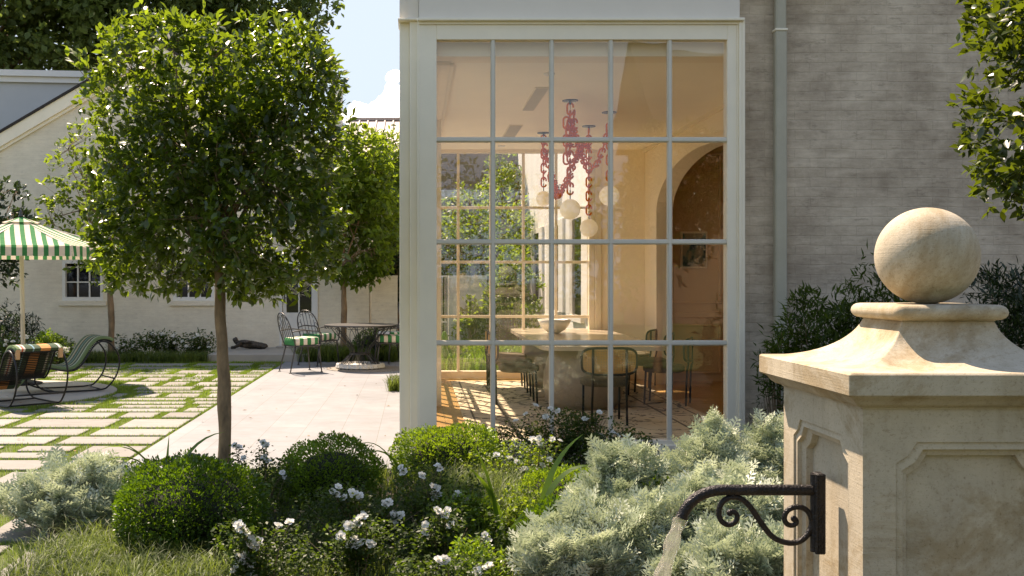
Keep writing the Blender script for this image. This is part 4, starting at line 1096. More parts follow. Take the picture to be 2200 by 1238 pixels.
sc1 = [(1590, 1098), (1578, 1096), (1567, 1100), (1571, 1112), (1566, 1119), (1560, 1100)]
scr = [(1568, 1102), (1573, 1099), (1581, 1103), (1584, 1112), (1578, 1123), (1565, 1128), (1552, 1122), (1545, 1108), (1546, 1090), (1556, 1075), (1573, 1068), (1592, 1072), (1610, 1087), (1626, 1110), (1640, 1130), (1656, 1150), (1675, 1162), (1700, 1167), (1722, 1161), (1738, 1144), (1744, 1122), (1738, 1102), (1724, 1091), (1706, 1090), (1691, 1098), (1685, 1112), (1689, 1124), (1699, 1129), (1709, 1126), (1711, 1119), (1706, 1115)]
ps = curve_pts([(sx_(a), YS, sz_(b_)) for a, b_ in scr], 4); t = MB(); m_n = len(ps)
t.tube(ps, [.0062 + .0012*math.sin(math.pi*k/m_n) for k in range(m_n)], 10); t.ball(ps[0], .0085, 14, 10); t.ball(ps[-1], .0085, 14, 10)
t.tube([(sx_(1744), YS, sz_(1122)), (sx_(1753), YS, sz_(1130))], [.006, .010], 10); t.tube([(sx_(1574), YS, sz_(1068)), (sx_(1576), YS, sz_(1062))], [.007, .009], 10)
t.build('scroll', M['spout'], sp_, True)
# the stream of water
wp = [(1461, 1112), (1457, 1128), (1450, 1148), (1440, 1180), (1431, 1212), (1421, 1250), (1409, 1300), (1392, 1390), (1375, 1500), (1355, 1650)]
wpp = curve_pts([(sx_(a), YS, sz_(b_)) for a, b_ in wp], 5)
t = MB(); rings = []
for k, p in enumerate(wpp):
    u = k/len(wpp); w = .016 + .003*math.sin(k*.6) + .006*u; d_ = .006 + .002*math.sin(k*.9)
    rings.append([(p.x + math.cos(a)*w*(1 + .16*math.sin(3*a + k*.5)), p.y + math.sin(a)*d_*(1 + .2*math.sin(5*a - k*.35)), p.z + .002*math.sin(4*a)) for a in [2*math.pi*j/20 for j in range(20)]])
t.loft(rings); tag(t.build('water_stream', M['water'], smooth=True), 'clear stream of water falling from the bronze spout', 'water')
bs = thing('stone_basin', (.35, 2.65, -.05), 'low stone trough under the bronze water spout', 'basin')
t = MB()
for (a, b_, c_, d_) in ((-.15, .97, 2.2, 2.28), (-.15, .97, 3.02, 3.10), (-.15, -.07, 2.28, 3.02), (.89, .97, 2.28, 3.02)): t.box(a, b_, c_, d_, -.05, .36, .01)
t.build('rim', M['stone'], bs)
t = MB(); t.box(-.07, .89, 2.28, 3.02, .0, .27); t.build('water', plain('dark_pool_water', (.02, .03, .025), .05, .1), bs)
P2 = copy_tree(P1); P2.location = (2.05, -5.0, -.05); P2['label'] = 'second limestone gate pier with a ball, behind the camera and mirrored in the window'
# ------------------------------------------------------------------ white gabled house across the court
YH = 21.0
gh = thing('gabled_house', (-5, YH, 0), 'white painted brick house with a steep gable, windows and a half-glazed door across the court', 'house')
def hx(px): return gx(px, YH)
def hz(py): return gz(py, YH)
ax, az = hx(-250), hz(455); sl_ = (hz(62) - hz(455))/(hx(420) - hx(-250)); ex_ = hx(335); ez_ = az + (ex_ - ax)*sl_; bx_ = hx(793); bz_ = ez_ - (bx_ - ex_)*sl_
# wall with real openings: build as strips
win = [(hx(134), hx(222), hz(646), hz(560) ), (hx(372), hx(460), hz(646), hz(560))]
dr = (hx(601), hx(683), .165, hz(560))
w = MB()
def wall_strip(x0, x1, z0, z1=None):
    if z1 is None:
        def top(x): return az + (x - ax)*sl_ if x < ex_ else ez_ - (x - ex_)*sl_
        pts = [(x0, YH, z0), (x1, YH, z0), (x1, YH, top(x1))]
        if x0 < ex_ < x1: pts.append((ex_, YH, ez_))
        pts.append((x0, YH, top(x0)))
        w.extrude(pts, (0, .3, 0))
    else: w.box(x0, x1, YH, YH + .3, z0, z1)
xs_ = [ax, win[0][0], win[0][1], win[1][0], win[1][1], dr[0], dr[1], bx_]
for i in range(7):
    a, b_ = xs_[i], xs_[i+1]
    if i in (1, 3): wn0 = win[0 if i == 1 else 1]; wall_strip(a, b_, -.05, wn0[2]); wall_strip(a, b_, wn0[3])
    elif i == 5: wall_strip(a, b_, -.05, dr[2]); wall_strip(a, b_, dr[3])
    else: wall_strip(a, b_, -.05)
w.build('wall', M['brick_far'], gh)
side = MB(); side.box(bx_ - .3, bx_, YH + .3, YH + 9, -.05, bz_); side.build('side_wall', M['brick_far'], gh); side = MB(); side.box(ax, ax + .3, YH + .3, YH + 9, -.05, az); side.build('side_wall', M['brick_far'], gh)
for (a, b_, z0, z1), lb in zip(win, ('sash window beside the striped parasol', 'sash window behind the big clipped tree')):
    f = MB(); t_ = .06
    f.box(a, a + t_, YH - .01, YH + .14, z0, z1); f.box(b_ - t_, b_, YH - .01, YH + .14, z0, z1); f.box(a + t_, b_ - t_, YH - .01, YH + .14, z1 - t_, z1); f.box(a + t_, b_ - t_, YH - .01, YH + .14, z0, z0 + .07)
    fo = f.build('window', M['white'], gh); fo['label'] = lb
    bz0, bz1 = z0 + .07, z1 - t_; m = MB()
    for k in (1, 2): x = a + t_ + (b_ - a - 2*t_)*k/3; m.box(x - .014, x + .014, YH + .05, YH + .09, bz0, bz1)
    for k in range(1, 4): z = bz0 + .30*k; m.box(a + t_, b_ - t_, YH + .052, YH + .088, z - .013, z + .013)
    m.build('glazing_bars', M['white'], fo)
    p = MB(); p.box(a + t_, b_ - t_, YH + .095, YH + .11, bz0, bz1); p.build('pane', M['dark_glass'], fo)
    s = MB(); s.box(a - .07, b_ + .07, YH - .05, YH - .001, z0 - .105, z0 - .001, .006); s.build('sill', M['brick_far'], fo)
# half-glazed door
d = MB(); a, b_, z0, z1 = dr; zg = hz(672)
d.box(a, a + .05, YH - .03, YH + .10, z0, z1); d.box(b_ - .05, b_, YH - .03, YH + .10, z0, z1); d.box(a + .05, b_ - .05, YH - .03, YH + .10, z1 - .05, z1)
d.box(a + .055, b_ - .055, YH + .02, YH + .07, z0 + .01, zg); d.box(a + .055, a + .13, YH + .02, YH + .07, zg, z1 - .055); d.box(b_ - .13, b_ - .055, YH + .02, YH + .07, zg, z1 - .055)
xm = (a + b_)/2; d.box(xm - .014, xm + .014, YH + .02, YH + .07, zg, z1 - .055)
do_ = d.build('door', M['white'], gh)
p = MB(); p.box(a + .13, b_ - .13, YH + .075, YH + .085, zg, z1 - .055); p.build('pane', M['dark_glass'], do_)
h_ = MB(); h_.box(a + .085, a + .105, YH + .0, YH + .019, hz(651), hz(630)); h_.tube([(a + .095, YH + .0, hz(640)), (a + .095, YH - .05, hz(640)), (a + .20, YH - .05, hz(640))], .008, 6); h_.build('handle', M['iron'], do_)
# roof: shingle slopes with white rake boards
ro = MB(); ov = .10
def slope(x0, z0, x1, z1, y0, y1, th, mb): mb.extrude([(x0, y0, z0), (x1, y0, z1), (x1, y0, z1 + th), (x0, y0, z0 + th)], (0, y1 - y0, 0))
slope(ax - .4, az - .4*sl_ + .17, ex_, ez_ + .17, YH - .14, YH + 9, .05, ro); slope(ex_ + .0001, ez_ + .17, bx_ + .3, bz_ - .3*sl_ + .17, YH - .14, YH + 9, .05, ro)
ro_ = ro.build('roof', M['shingle'], gh)
rk = MB(); slope(ax - .4, az - .4*sl_ - .10, ex_, ez_ - .10, YH - .10, YH - .001, .265, rk); slope(ex_ + .0001, ez_ - .10, bx_ + .3, bz_ - .3*sl_ - .10, YH - .10, YH - .001, .265, rk)
slope(ax - .4, az - .4*sl_ - .17, ex_, ez_ - .17, YH - .05, YH - .001, .069, rk); rk.build('rake_board', M['trim'], gh)
ch = MB(); ch.box(hx(708), hx(729), YH + .4, YH + 1.0, bz_, gz(188, YH + .4)); ch.box(hx(706), hx(731), YH + .36, YH + 1.04, gz(188, YH + .4) + .001, gz(182, YH + .4), .01); ch.build('chimney', M['brick_white'], ro_)
# upper wing behind with a white cornice
uw = thing('rear_wing', (-9.5, 24.5, 0), 'smooth grey upper wing with white cornice rising behind the gable at the left edge', 'house')
t = MB(); t.obox(-10.6, 25.6, -.05, 6.05, 7.2, 3.0, R(6)); t.build('wall', plain('grey_render', (.50, .51, .50), .8, .04, 2), uw)
t = MB(); t.obox(-10.6, 25.6, 6.051, 6.18, 7.36, 3.16, R(6)); t.obox(-10.6, 25.6, 6.1805, 6.32, 7.5, 3.3, R(6)); t.build('cornice', M['white'], uw)
# doorstep slab, bronze figure
t = MB(); t.box(-3.79, -1.95, 18.96, YH - .001, -.02, .135, .008)
tag(t.build('doorstep', M['slab']), 'long grey stone doorstep slab in front of the half-glazed door', 'step')
t = MB(); t.box(hx(596), hx(688), YH - .28, YH - .002, .136, .164, .004); tag(t.build('door_threshold', M['slab']), 'thin stone threshold under the half-glazed door', 'threshold')
def bronze_figure():
    x0, y0, z0 = gx(496, 20.5), 20.45, .137; L = gx(581, 20.5) - x0
    me = bpy.data.meshes.new('reclining_statue'); K = .92
    joints = [((.52, 0, .085), .085), ((.40, 0, .10), .095), ((.27, 0, .115), .10), ((.17, .0, .13), .06), ((.12, 0, .20), .065), ((.105, 0, .245), .05),   # pelvis .. chest .. neck .. head
              ((.70, -.02, .08), .07), ((.88, -.02, .06), .055), ((.95, -.02, .085), .035), ((.70, .06, .07), .07), ((.90, .06, .05), .05),
              ((.24, -.09, .10), .045), ((.12, -.13, .04), .035), ((.03, -.10, .035), .03), ((.30, -.11, .155), .04), ((.46, -.12, .16), .035), ((.56, -.10, .13), .03)]
    E_ = [(0, 1), (1, 2), (2, 3), (3, 4), (4, 5), (0, 6), (6, 7), (7, 8), (0, 9), (9, 10), (2, 11), (11, 12), (12, 13), (2, 14), (14, 15), (15, 16)]
    me.from_pydata([(x0 + p[0]*L/1.0, y0 + p[1]*.9, z0 + p[2]*.92) for p, _ in joints], E_, [])
    o = bpy.data.objects.new('reclining_statue', me); C.objects.link(o)
    sk = o.modifiers.new('skin', 'SKIN'); sv = me.skin_vertices[0].data
    for i, (_, r_) in enumerate(joints): sv[i].radius = (r_*1.25*L, r_*1.25*L)
    sv[0].use_root = True
    sb = o.modifiers.new('sub', 'SUBSURF'); sb.levels = 2; sb.render_levels = 2
    tx = bpy.data.textures.new('folds', 'CLOUDS'); tx.noise_scale = .05
    dm = o.modifiers.new('folds', 'DISPLACE'); dm.texture = tx; dm.strength = .03; dm.mid_level = .5
    me.materials.append(M['bronze'])
    return tag(o, 'dark bronze statue of a reclining draped figure lying on the doorstep slab', 'statue')
bronze_figure()

# ------------------------------------------------------------------ garden wall, gate and the buildings behind
gwz = hz(592)
t = MB(); t.box(bx_ + .05, hx(854), YH - .02, YH + .25, -.05, gwz); t.box(hx(858) , hx(936), YH, YH + .25, -.05, gwz)
gw = tag(t.build('garden_wall', M['brick_far']), 'low cream painted brick garden wall right of the gabled house', 'garden wall')
t = MB(); t.box(hx(964), hx(1046), YH, YH + .25, -.05, gwz); t.box(hx(1046), hx(1130), YH + .02, YH + .25, -.05, hz(640)); tag(t.build('garden_wall', M['brick_white']), 'white garden wall beyond the back window, right of the metal gate', 'garden wall')
gt = thing('metal_gate', (hx(950), YH, 0), 'white metal garden gate of thin upright bars seen through both sunroom windows', 'gate')
t = MB(); a, b_ = hx(937), hx(963)
for (p, q, r_, s) in ((a, a + .03, .02, gwz), (b_ - .03, b_, .02, gwz), (a + .03, b_ - .03, gwz - .03, gwz), (a + .03, b_ - .03, .1, .13), (a + .03, b_ - .03, .62, .65)): t.box(p, q, YH + .1, YH + .13, r_, s)
t.build('gate_frame', M['white'], gt)
t = MB()
for k in range(1, 4): x = a + (b_ - a)*k/4; t.tube([(x, YH + .115, .13), (x, YH + .115, gwz - .03)], .007, 6)
t.build('bars', M['white'], gt)
# brown brick building with white band
YN = 30.0
nb = thing('brown_brick_building', (1.6, YN, 0), 'brown brick building with a white gutter band seen through the back window', 'building')
t = MB(); t.box(-.2, 9, YN, YN + 6, -.05, 9.0); t.build('wall', M['taupe'], nb)
t = MB(); t.box(-.3, gx(1128, YN), YN - .12, YN - .001, gz(430, YN), gz(409, YN), .01); t.build('gutter_band', M['white'], nb)
t = MB(); t.box(gx(1114, YN), gx(1124, YN), YN - .1, YN - .002, -.05, gz(432, YN)); t.box(gx(1114, YN), gx(1124, YN), YN - .1, YN - .002, gz(408.5, YN), 9); t.build('downpipe', M['white'], nb)
# white wing on the right of the court (faces the sun), with shuttered windows
XWg = 2.66
ww = thing('white_wing', (XWg, 20, 0), 'bright white painted wing with tall shutters seen through the right of the back window', 'house')
t = MB(); t.box(XWg, XWg + .3, YB + .6, 27.5, -.05, 6.0); t.box(XWg + .3, 9, 27.2, 27.5, -.05, 6); t.build('wall', M['brick_white'], ww)
for y0_ in (16.6, 19.3, 22.4):
    f = MB(); f.box(XWg - .04, XWg - .001, y0_, y0_ + .09, .9, 2.6); f.box(XWg - .04, XWg - .001, y0_ + 1.11, y0_ + 1.2, .9, 2.6); f.box(XWg - .04, XWg - .001, y0_ + .09, y0_ + 1.11, 2.5, 2.6); f.box(XWg - .07, XWg - .001, y0_ - .05, y0_ + 1.25, .8, .899)
    fo = f.build('window', M['white'], ww); p = MB(); p.box(XWg - .012, XWg - .001, y0_ + .09, y0_ + 1.11, .9, 2.5); p.build('pane', M['dark_glass'], fo)
    for k, yy in enumerate((y0_ - .56, y0_ + 1.26)):
        s = MB(); s.box(XWg - .05, XWg - .001, yy, yy + .5, .9, 2.6, .005); s.build('shutter', M['white'], fo)
# lantern on the wing
lt = thing('wall_lantern', (XWg - .14, 18.6, gz(420, 18.6)), 'tapering metal wall lantern on the bright white wing', 'lantern')
z = gz(448, 18.6); t = MB(); t.add([(XWg - .20, 18.52, z + .32), (XWg - .06, 18.52, z + .32), (XWg - .06, 18.68, z + .32), (XWg - .20, 18.68, z + .32), (XWg - .16, 18.56, z), (XWg - .10, 18.56, z), (XWg - .10, 18.64, z), (XWg - .16, 18.64, z)], [(0, 1, 2, 3), (4, 5, 6, 7), (0, 1, 5, 4), (1, 2, 6, 5), (2, 3, 7, 6), (3, 0, 4, 7)]); t.build('lamp_body', M['white'], lt)
t = MB(); t.tube([(XWg, 18.6, z + .40), (XWg - .13, 18.6, z + .42), (XWg - .13, 18.6, z + .32)], .012, 6); t.build('bracket', M['iron'], lt)
# metal-roofed building, behind the right-hand tree
YM = 33.0
mr_ = thing('metal_roof_building', (-1.2, YM, 0), 'distant building with a pale standing-seam metal roof under the cloud', 'building')
xa, xb = gx(752, YM), gx(900, YM); zr = gz(254, YM); 
t = MB(); t.box(xa - .1, xb, YM, YM + 4, -.05, gz(345, YM)); t.build('wall', M['brick_white'], mr_)
t = MB(); ze = gz(352, YM - 2.0)
t.extrude([(xa - .35, YM - 2.6, ze), (xa, YM + .8, zr), (xb, YM + .8, zr), (xb, YM - 2.6, ze)], (0, 0, .06)); t.extrude([(xa - .1, YM + .8, zr), (xb, YM + .8, zr), (xb, YM + 4, ze), (xa - .1, YM + 4, ze)], (0, 0, .05))
ro_ = t.build('roof', M['steel_roof'], mr_)
t = MB()
for k in range(1, 8):
    x = xa + (xb - xa)*k/8; t.tube([(x, YM + .8, zr + .08), (x - .1, YM - 2.6, ze + .08)], .028, 4)
t.box(xa - .05, xb, YM + .72, YM + .88, zr + .05, zr + .13); t.build('seams', M['steel_roof'], ro_)

# ------------------------------------------------------------------ sky: cumulus
def cloud():
    import bmesh
    bm = bmesh.new(); rr = random.Random(4); Y_ = 900
    for i in range(60):
        u = rr.gauss(0, .5); px_ = 845 + u*75; py_ = 258 - abs(rr.gauss(0, 1))*26*math.exp(-u*u*1.2); r_ = rr.uniform(5, 11)
        p = at(px_, py_, Y_); m_ = Matrix.Translation((p.x, p.y + rr.uniform(-15, 15), p.z)); bmesh.ops.create_icosphere(bm, subdivisions=4, radius=r_, matrix=m_)
    for v in bm.verts: v.co += noise.noise_vector(v.co*.12)*3.0 + noise.noise_vector(v.co*.35)*1.2
    me = bpy.data.meshes.new('cloud'); bm.to_mesh(me); bm.free()
    me.polygons.foreach_set('use_smooth', [True]*len(me.polygons))
    m, nt, b = mat_new('cloud_glow_white'); b.inputs['Base Color'].default_value = (.9, .9, .9, 1); b.inputs['Roughness'].default_value = 1; b.inputs['Emission Color'].default_value = (.93, .96, 1, 1); b.inputs['Emission Strength'].default_value = .9  # emission stands in for sunlight on the cloud
    tl = N(nt, 'ShaderNodeBsdfTranslucent'); tl.inputs['Color'].default_value = (.9, .9, .9, 1); mx = N(nt, 'ShaderNodeMixShader', i_0=.5)
    nt.links.new(b.outputs[0], mx.inputs[1]); nt.links.new(tl.outputs[0], mx.inputs[2]); nt.links.new(mx.outputs[0], nt.nodes['Material Output'].inputs['Surface'])
    me.materials.append(m); o = bpy.data.objects.new('cloud', me); C.objects.link(o); tag(o, 'white cumulus cloud low over the metal roof', 'cloud', kind='stuff')
cloud()

# ------------------------------------------------------------------ outdoor furniture
def parasol():
    Yc = 14.9; xc = gx(45, Yc); Rr = 1.52; zt_ = gz(526, Yc - Rr*.92); zv = gz(549.5, Yc - Rr*.92); za = gz(471, Yc)
    t = thing('parasol', (xc, Yc, 0), 'green and white striped octagonal garden parasol over the rocking loungers', 'parasol')
    def vert(k, r_, z): a = -math.pi/2 + k*math.pi/4; return Vector((xc + r_*math.cos(a), Yc + r_*math.sin(a), z))
    m = MB(); uv = []
    def panel(k, r0, z0, r1, z1, sag=0, mb=m, n=6, nu=9, fl=0):
        for j in range(n + 1):
            v = j/n; r_ = r0 + (r1 - r0)*v; z = z0 + (z1 - z0)*v - sag*math.sin(math.pi*v)
            A, B = vert(k, r_, z), vert(k+1, r_, z); L = (B - A).length
            for i in range(nu + 1):
                u = i/nu; p = A.lerp(B, u); p.z -= sag*.8*math.sin(math.pi*u)*v
                if fl: 
                    nrm = ((A + B)/2 - Vector((xc, Yc, z))); nrm.z = 0; nrm.normalize(); p = p + nrm*(.012*math.sin(u*19 + k)*v)
                mb.v.append(tuple(p)); uv_.append(((u - .5)*L + .0297, v))
        b0 = len(mb.v) - (n+1)*(nu+1)
        for j in range(n):
            for i in range(nu): q = b0 + j*(nu+1) + i; mb.f.append((q, q+1, q+nu+2, q+nu+1))
    uv_ = []
    for k in range(8): panel(k, .13, za - .03, Rr, zt_, .035)
    m.uv = uv_; ca = m.build('canopy', M['awning'], t)
    m2 = MB(); uv_ = []
    for k in range(8): panel(k, .02, za + .03, .27, za - .05, .005, m2, 3, 4)
    m2.uv = uv_; m2.build('vent_flap', M['awning'], ca)
    m3 = MB(); uv_ = []
    for k in range(8): panel(k, Rr, zt_ - .001, Rr + .012, zv, 0, m3, 3, 24, 1)
    m3.uv = uv_; m3.build('valance', M['awning'], ca)
    m = MB(); m.tube([(xc + .04, Yc, .01), (xc - .0, Yc, za)], .030, 16); m.build('pole', M['pole'], t, True)
    m = MB(); m.lathe([(.25, .007), (.26, .03), (.12, .06), (.045, .09), (.045, .22), (.001, .22)], (xc + .04, Yc, 0), 24); m.build('base', M['black'], t, True)
    m = MB()
    for k in range(8): m.tube([vert(k, .05, za - .04), vert(k, Rr - .01, zt_ - .02)], .011, 6)
    m.build('ribs', M['pole'], t)
    m = MB(); m.lathe([(.03, 0), (.035, .02), (.02, .035), (.026, .06), (.006, .11), (.001, .115)], (xc, Yc, za + .03), 14); m.build('finial', M['iron'], t, True)
    m = MB(); m.tube([(xc + .005, Yc - .045, 1.0), (xc + .005, Yc - .05, .82)], .006, 5); m.build('crank_cord', M['iron'], t)
parasol()

def lounger(label, x, y, ang, fab, tabs=False):
    """axis +x runs from the foot end to the head end; origin at foot end of the runners"""
    t = thing('rocking_lounger', (0, 0, 0), label, 'lounger', 'bentwood-shaped metal loungers under the parasol')
    W2 = .29
    side = [(.0, .025), (.3, .02), (.60, .025), (.70, .07), (.80, .20), (.845, .36), (.82, .50), (.74, .61), (.66, .66), (.57, .655), (.49, .59), (.42, .48), (.35, .375), (.27, .305), (.18, .29), (.06, .305), (-.06, .33), (-.16, .325), (-.24, .26), (-.25, .17), (-.19, .09), (-.10, .045)]
    for sy in (-1, 1):
        m = MB(); m.tube(curve_pts([(a, sy*(W2 + .015), z) for a, z in side], 4, True), .0115, 8, closed=True); m.build('side_frame', M['black'], t, True)
    for a, z in ((.0, .025), (.60, .025), (.78, .16), (.66, .66), (-.24, .26)): m = MB(); m.tube([(a, -W2 - .015, z), (a, W2 + .015, z)], .010, 8); m.build('cross_bar', M['black'], t, True)
    spine = curve_pts([(.76, 0, .665), (.71, 0, .69), (.63, 0, .70), (.55, 0, .68), (.47, 0, .60), (.40, 0, .49), (.33, 0, .385), (.26, 0, .325), (.18, 0, .305), (.06, 0, .32), (-.07, 0, .35), (-.19, 0, .345), (-.31, 0, .27), (-.40, 0, .17), (-.45, 0, .12)], 5)
    m = MB(); m2 = MB()
    for i in range(0, len(spine) - 6, 1):
        p = spine[i]; tn = (spine[min(i+1, len(spine)-1)] - spine[max(i-1, 0)]).normalized(); nr = Vector((tn.z, 0, -tn.x)); nr = nr if nr.z < 0 or True else -nr
        if nr.z > 0: nr = -nr
        q = p + nr*.016; m.tube([(q.x, -W2, q.z), (q.x, W2, q.z)], .0065, 5)
    for yy in (-.14, 0, .14): m.tube([(p.x, yy, p.z) for p in [s + Vector((0, 0, -.02)) for s in spine[4:-6]]], .006, 5)
    m.build('slats', M['black'], t, True)
    rings = []
    for i, p in enumerate(spine):
        tn = (spine[min(i+1, len(spine)-1)] - spine[max(i-1, 0)]).normalized(); nr = Vector((tn.z, 0, -tn.x))
        if nr.z < 0: nr = -nr
        if i < 4: nr = Vector((.6, 0, .8)).lerp(nr, i/4).normalized()
        th = .034; row = []
        for (yy, dd) in ((-W2, .3), (-W2 + .012, 1), (W2 - .012, 1), (W2, .3), (W2, -.1), (W2 - .01, -.25), (-W2 + .01, -.25), (-W2, -.1)): q = p + nr*th*dd; row.append((q.x, yy, q.z))
        rings.append(row)
    m = MB(); m.loft(rings); m.build('cushion', fab, t, False)
    if tabs:
        for yy in (-.26, .26): m = MB(); m.box(.735, .775, yy - .025, yy + .025, .57, .69, .006); m.build('tab', plain('peach_tab', (.55, .33, .17), .8, .05), t)
    t.location = (x, y, 0.006); t.rotation_euler = (0, 0, ang)
    return t
def rl(hx_, hy_, ang, l=.60, wv=.305, side=-1):
    """origin from the near head-end runner corner"""
    c, s = math.cos(ang), math.sin(ang)
    return hx_ - c*l + s*side*wv*1.0, hy_ - s*l - c*side*wv
aB = R(33); xB, yB = rl(-4.2, 13.95, aB, side=-1); lounger('rocking lounger with dark green striped cushion, head end to the right', xB, yB, aB, M['lounge_b'])
aA = R(-45); xA, yA = rl(-4.28, 12.5, aA, side=1); lounger('rocking lounger with plaid green and orange fabric, its slatted back turned to the camera', xA, yA, aA, M['lounge_a'], True)

def iron_chair():
    t = thing('wrought_iron_armchair', (0, 0, 0), 'x', 'garden chair', 'wrought iron armchairs round the garden table')
    # +x forward; width along y
    hb, sz = .22, .43
    s = MB(); s.tube(curve_pts([(.22, -.24, sz), (.24, 0, sz), (.22, .24, sz), (0, .25, sz), (-.20, .21, sz), (-.22, 0, sz), (-.20, -.21, sz), (0, -.25, sz)], 5, True), .010, 7, closed=True)
    for k in range(5): y = -.16 + .08*k; s.tube([(-.21, y, sz), (.22, y, sz)], .005, 5)
    s.build('seat_frame', M['iron'], t, True)
    a = MB()
    for (x0, y0, x1, y1, n) in ((.23, -.22, .23, .22, 4), (-.19, -.25, .2, -.25, 4), (-.19, .25, .2, .25, 4)):
        for k in range(n):
            u0, u1 = k/n, (k+1)/n; pa = Vector((x0 + (x1-x0)*u0, y0 + (y1-y0)*u0, sz)); pb = Vector((x0 + (x1-x0)*u1, y0 + (y1-y0)*u1, sz))
            a.tube([pa.lerp(pb, v) + Vector((0, 0, -.045*math.sin(math.pi*v))) for v in [j/6 for j in range(7)]], .004, 5)
    a.build('scalloped_apron', M['iron'], t, True)
    b = MB(); z0, z1 = sz, .96
    def bp(y, z): lean = (z - z0)/(z1 - z0); return (-.20 - .16*lean, y, z)
    hoop = [bp(-.225, z0), bp(-.245, .62), bp(-.235, .76), bp(-.18, .88), bp(-.09, .945), bp(0, z1), bp(.09, .945), bp(.18, .88), bp(.235, .76), bp(.245, .62), bp(.225, z0)]
    b.tube(curve_pts(hoop, 4), .010, 8); b.build('back_hoop', M['iron'], t, True)
    sp = MB()
    for y in (-.15, -.075, 0, .075, .15):
        zt = .93 - 1.6*y*y*(2.2); sp.tube([bp(y, z0), bp(y*1.05, zt - .05)], .0055, 6)
    for y0, y1, zc in ((-.075, 0, .875), (0, .075, .875), (-.15, -.075, .84), (.075, .15, .84), (-.225, -.15, .70), (.15, .225, .70)):
        sp.tube([bp(y0 + (y1 - y0)*(.5 - .5*math.cos(math.pi*k/8)), zc + .055*math.sin(math.pi*k/8)) for k in range(9)], .005, 5)
    sp.build('spindles', M['iron'], t, True)
    for sy in (-1, 1):
        m = MB(); m.tube(curve_pts([bp(sy*.245, .66), (-.08, sy*.27, .685), (.08, sy*.275, .67), (.19, sy*.27, .66), (.235, sy*.26, .60), (.225, sy*.245, sz)], 5), .010, 7); m.build('arm', M['iron'], t, True)
        for (xa_, xb_, ya_, yb_) in ((.21, .25, .225, .235), (-.19, -.29, .20, .225)):
            m = MB(); m.tube([(xa_, sy*ya_, sz), ((xa_*2 + xb_)/3, sy*ya_, .28), (xb_, sy*yb_, .014)], [.014, .0135, .010], 8); m.lathe([(.008, .014), (.022, .008), (.024, .0)], (xb_, sy*yb_, .0045), 12); m.build('leg', M['iron'], t, True)
    c = MB(); rings = []
    for z, k in ((.445, .96), (.455, 1), (.50, 1.01), (.545, 1.0), (.558, .95)): rings.append([(x*k, y*k, z + .006*math.sin(9*x)) for x, y in superell(.0, 0, .235, .235, 40, 5)])
    c.loft(rings); c.build('cushion', M['cushion'], t, True, auto=60)
    return t
ic = iron_chair()
cs_ = [(-1.86, 16.92, 30, 'wrought iron armchair nearest the camera on the left of the garden table'),
       (-1.70, 18.3, 52, 'wrought iron armchair on the left behind the nearest one, its hoop back against the door'),
       (-.44, 17.62, 187, 'wrought iron armchair on the right of the garden table, half behind the corner post'),
       (-.42, 18.75, 215, 'wrought iron armchair behind the right one, only its cushion showing beside the post')]
for i, (x, y, a, lb) in enumerate(cs_):
    o = ic if i == 0 else copy_tree(ic)
    o.location = (x, y, .002); o.rotation_euler = (0, 0, R(a)); o['label'] = lb
# round wrought iron table
tx, ty = gx(774, 17.55), 17.55
tb = thing('garden_table', (tx, ty, 0), 'round wrought iron garden table with scalloped rim on the cream terrace', 'garden table')
t = MB(); t.lathe([(.57, .715), (.60, .715), (.605, .728), (.60, .74), (.001, .742)], (tx, ty, 0), 64); t.build('tabletop', M['iron'], tb, True, auto=30)
t = MB()
for k in range(26):
    a0, a1 = 2*math.pi*k/26, 2*math.pi*(k+1)/26
    t.tube([(tx + .59*math.cos(a0 + (a1-a0)*u), ty + .59*math.sin(a0 + (a1-a0)*u), .715 - .035*math.sin(math.pi*u)) for u in [j/5 for j in range(6)]], .005, 5)
t.build('scalloped_rim', M['iron'], tb, True)
prof = [(.50, .70), (.44, .62), (.32, .50), (.20, .38), (.165, .27), (.17, .235), (.24, .15), (.36, .05), (.40, .012)]
for k in range(8):
    a = 2*math.pi*k/8 + .2; t = MB()
    for da in (-.07, .07): t.tube(curve_pts([(tx + r_*math.cos(a + da*(1 - r_)), ty + r_*math.sin(a + da*(1 - r_)), z) for r_, z in prof], 4), .006, 7)
    t.build('leg', M['iron'], tb, True)
t = MB()
for z, r_ in ((.26, .17), (.245, .175), (.02, .385)): t.tube([(tx + r_*math.cos(2*math.pi*k/40), ty + r_*math.sin(2*math.pi*k/40), z) for k in range(40)], .009, 6, closed=True)
for k in range(8):
    a0 = 2*math.pi*k/8 + .2; a1 = a0 + math.pi/4
    t.tube(curve_pts([(tx + r_*math.cos(a0 + (a1-a0)*u), ty + r_*math.sin(a0 + (a1-a0)*u), z) for r_, u, z in ((.20, .1, .36), (.34, .15, .52), (.42, .35, .66), (.42, .65, .66), (.34, .85, .52), (.20, .9, .36))], 5), .0045, 6)
    t.tube(curve_pts([(tx + r_*math.cos(a0 + (a1-a0)*u), ty + r_*math.sin(a0 + (a1-a0)*u), z) for r_, u, z in ((.19, .2, .24), (.30, .2, .12), (.36, .5, .03), (.30, .8, .12), (.19, .8, .24))], 5), .0045, 6)
t.build('scrollwork', M['iron'], tb, True)
t = MB(); t.lathe([(.36, .006), (.40, .03), (.385, .085), (.36, .095), (.33, .06), (.001, .05)], (tx, ty, .001), 96, lambda a, z: 1 + .05*abs(math.sin(a*14))); tag(t.build('fluted_stone_dish', plain('white_stone', (.66, .64, .58), .7, .1, 8), smooth=False), 'low white fluted stone dish on the ground inside the table base', 'dish')
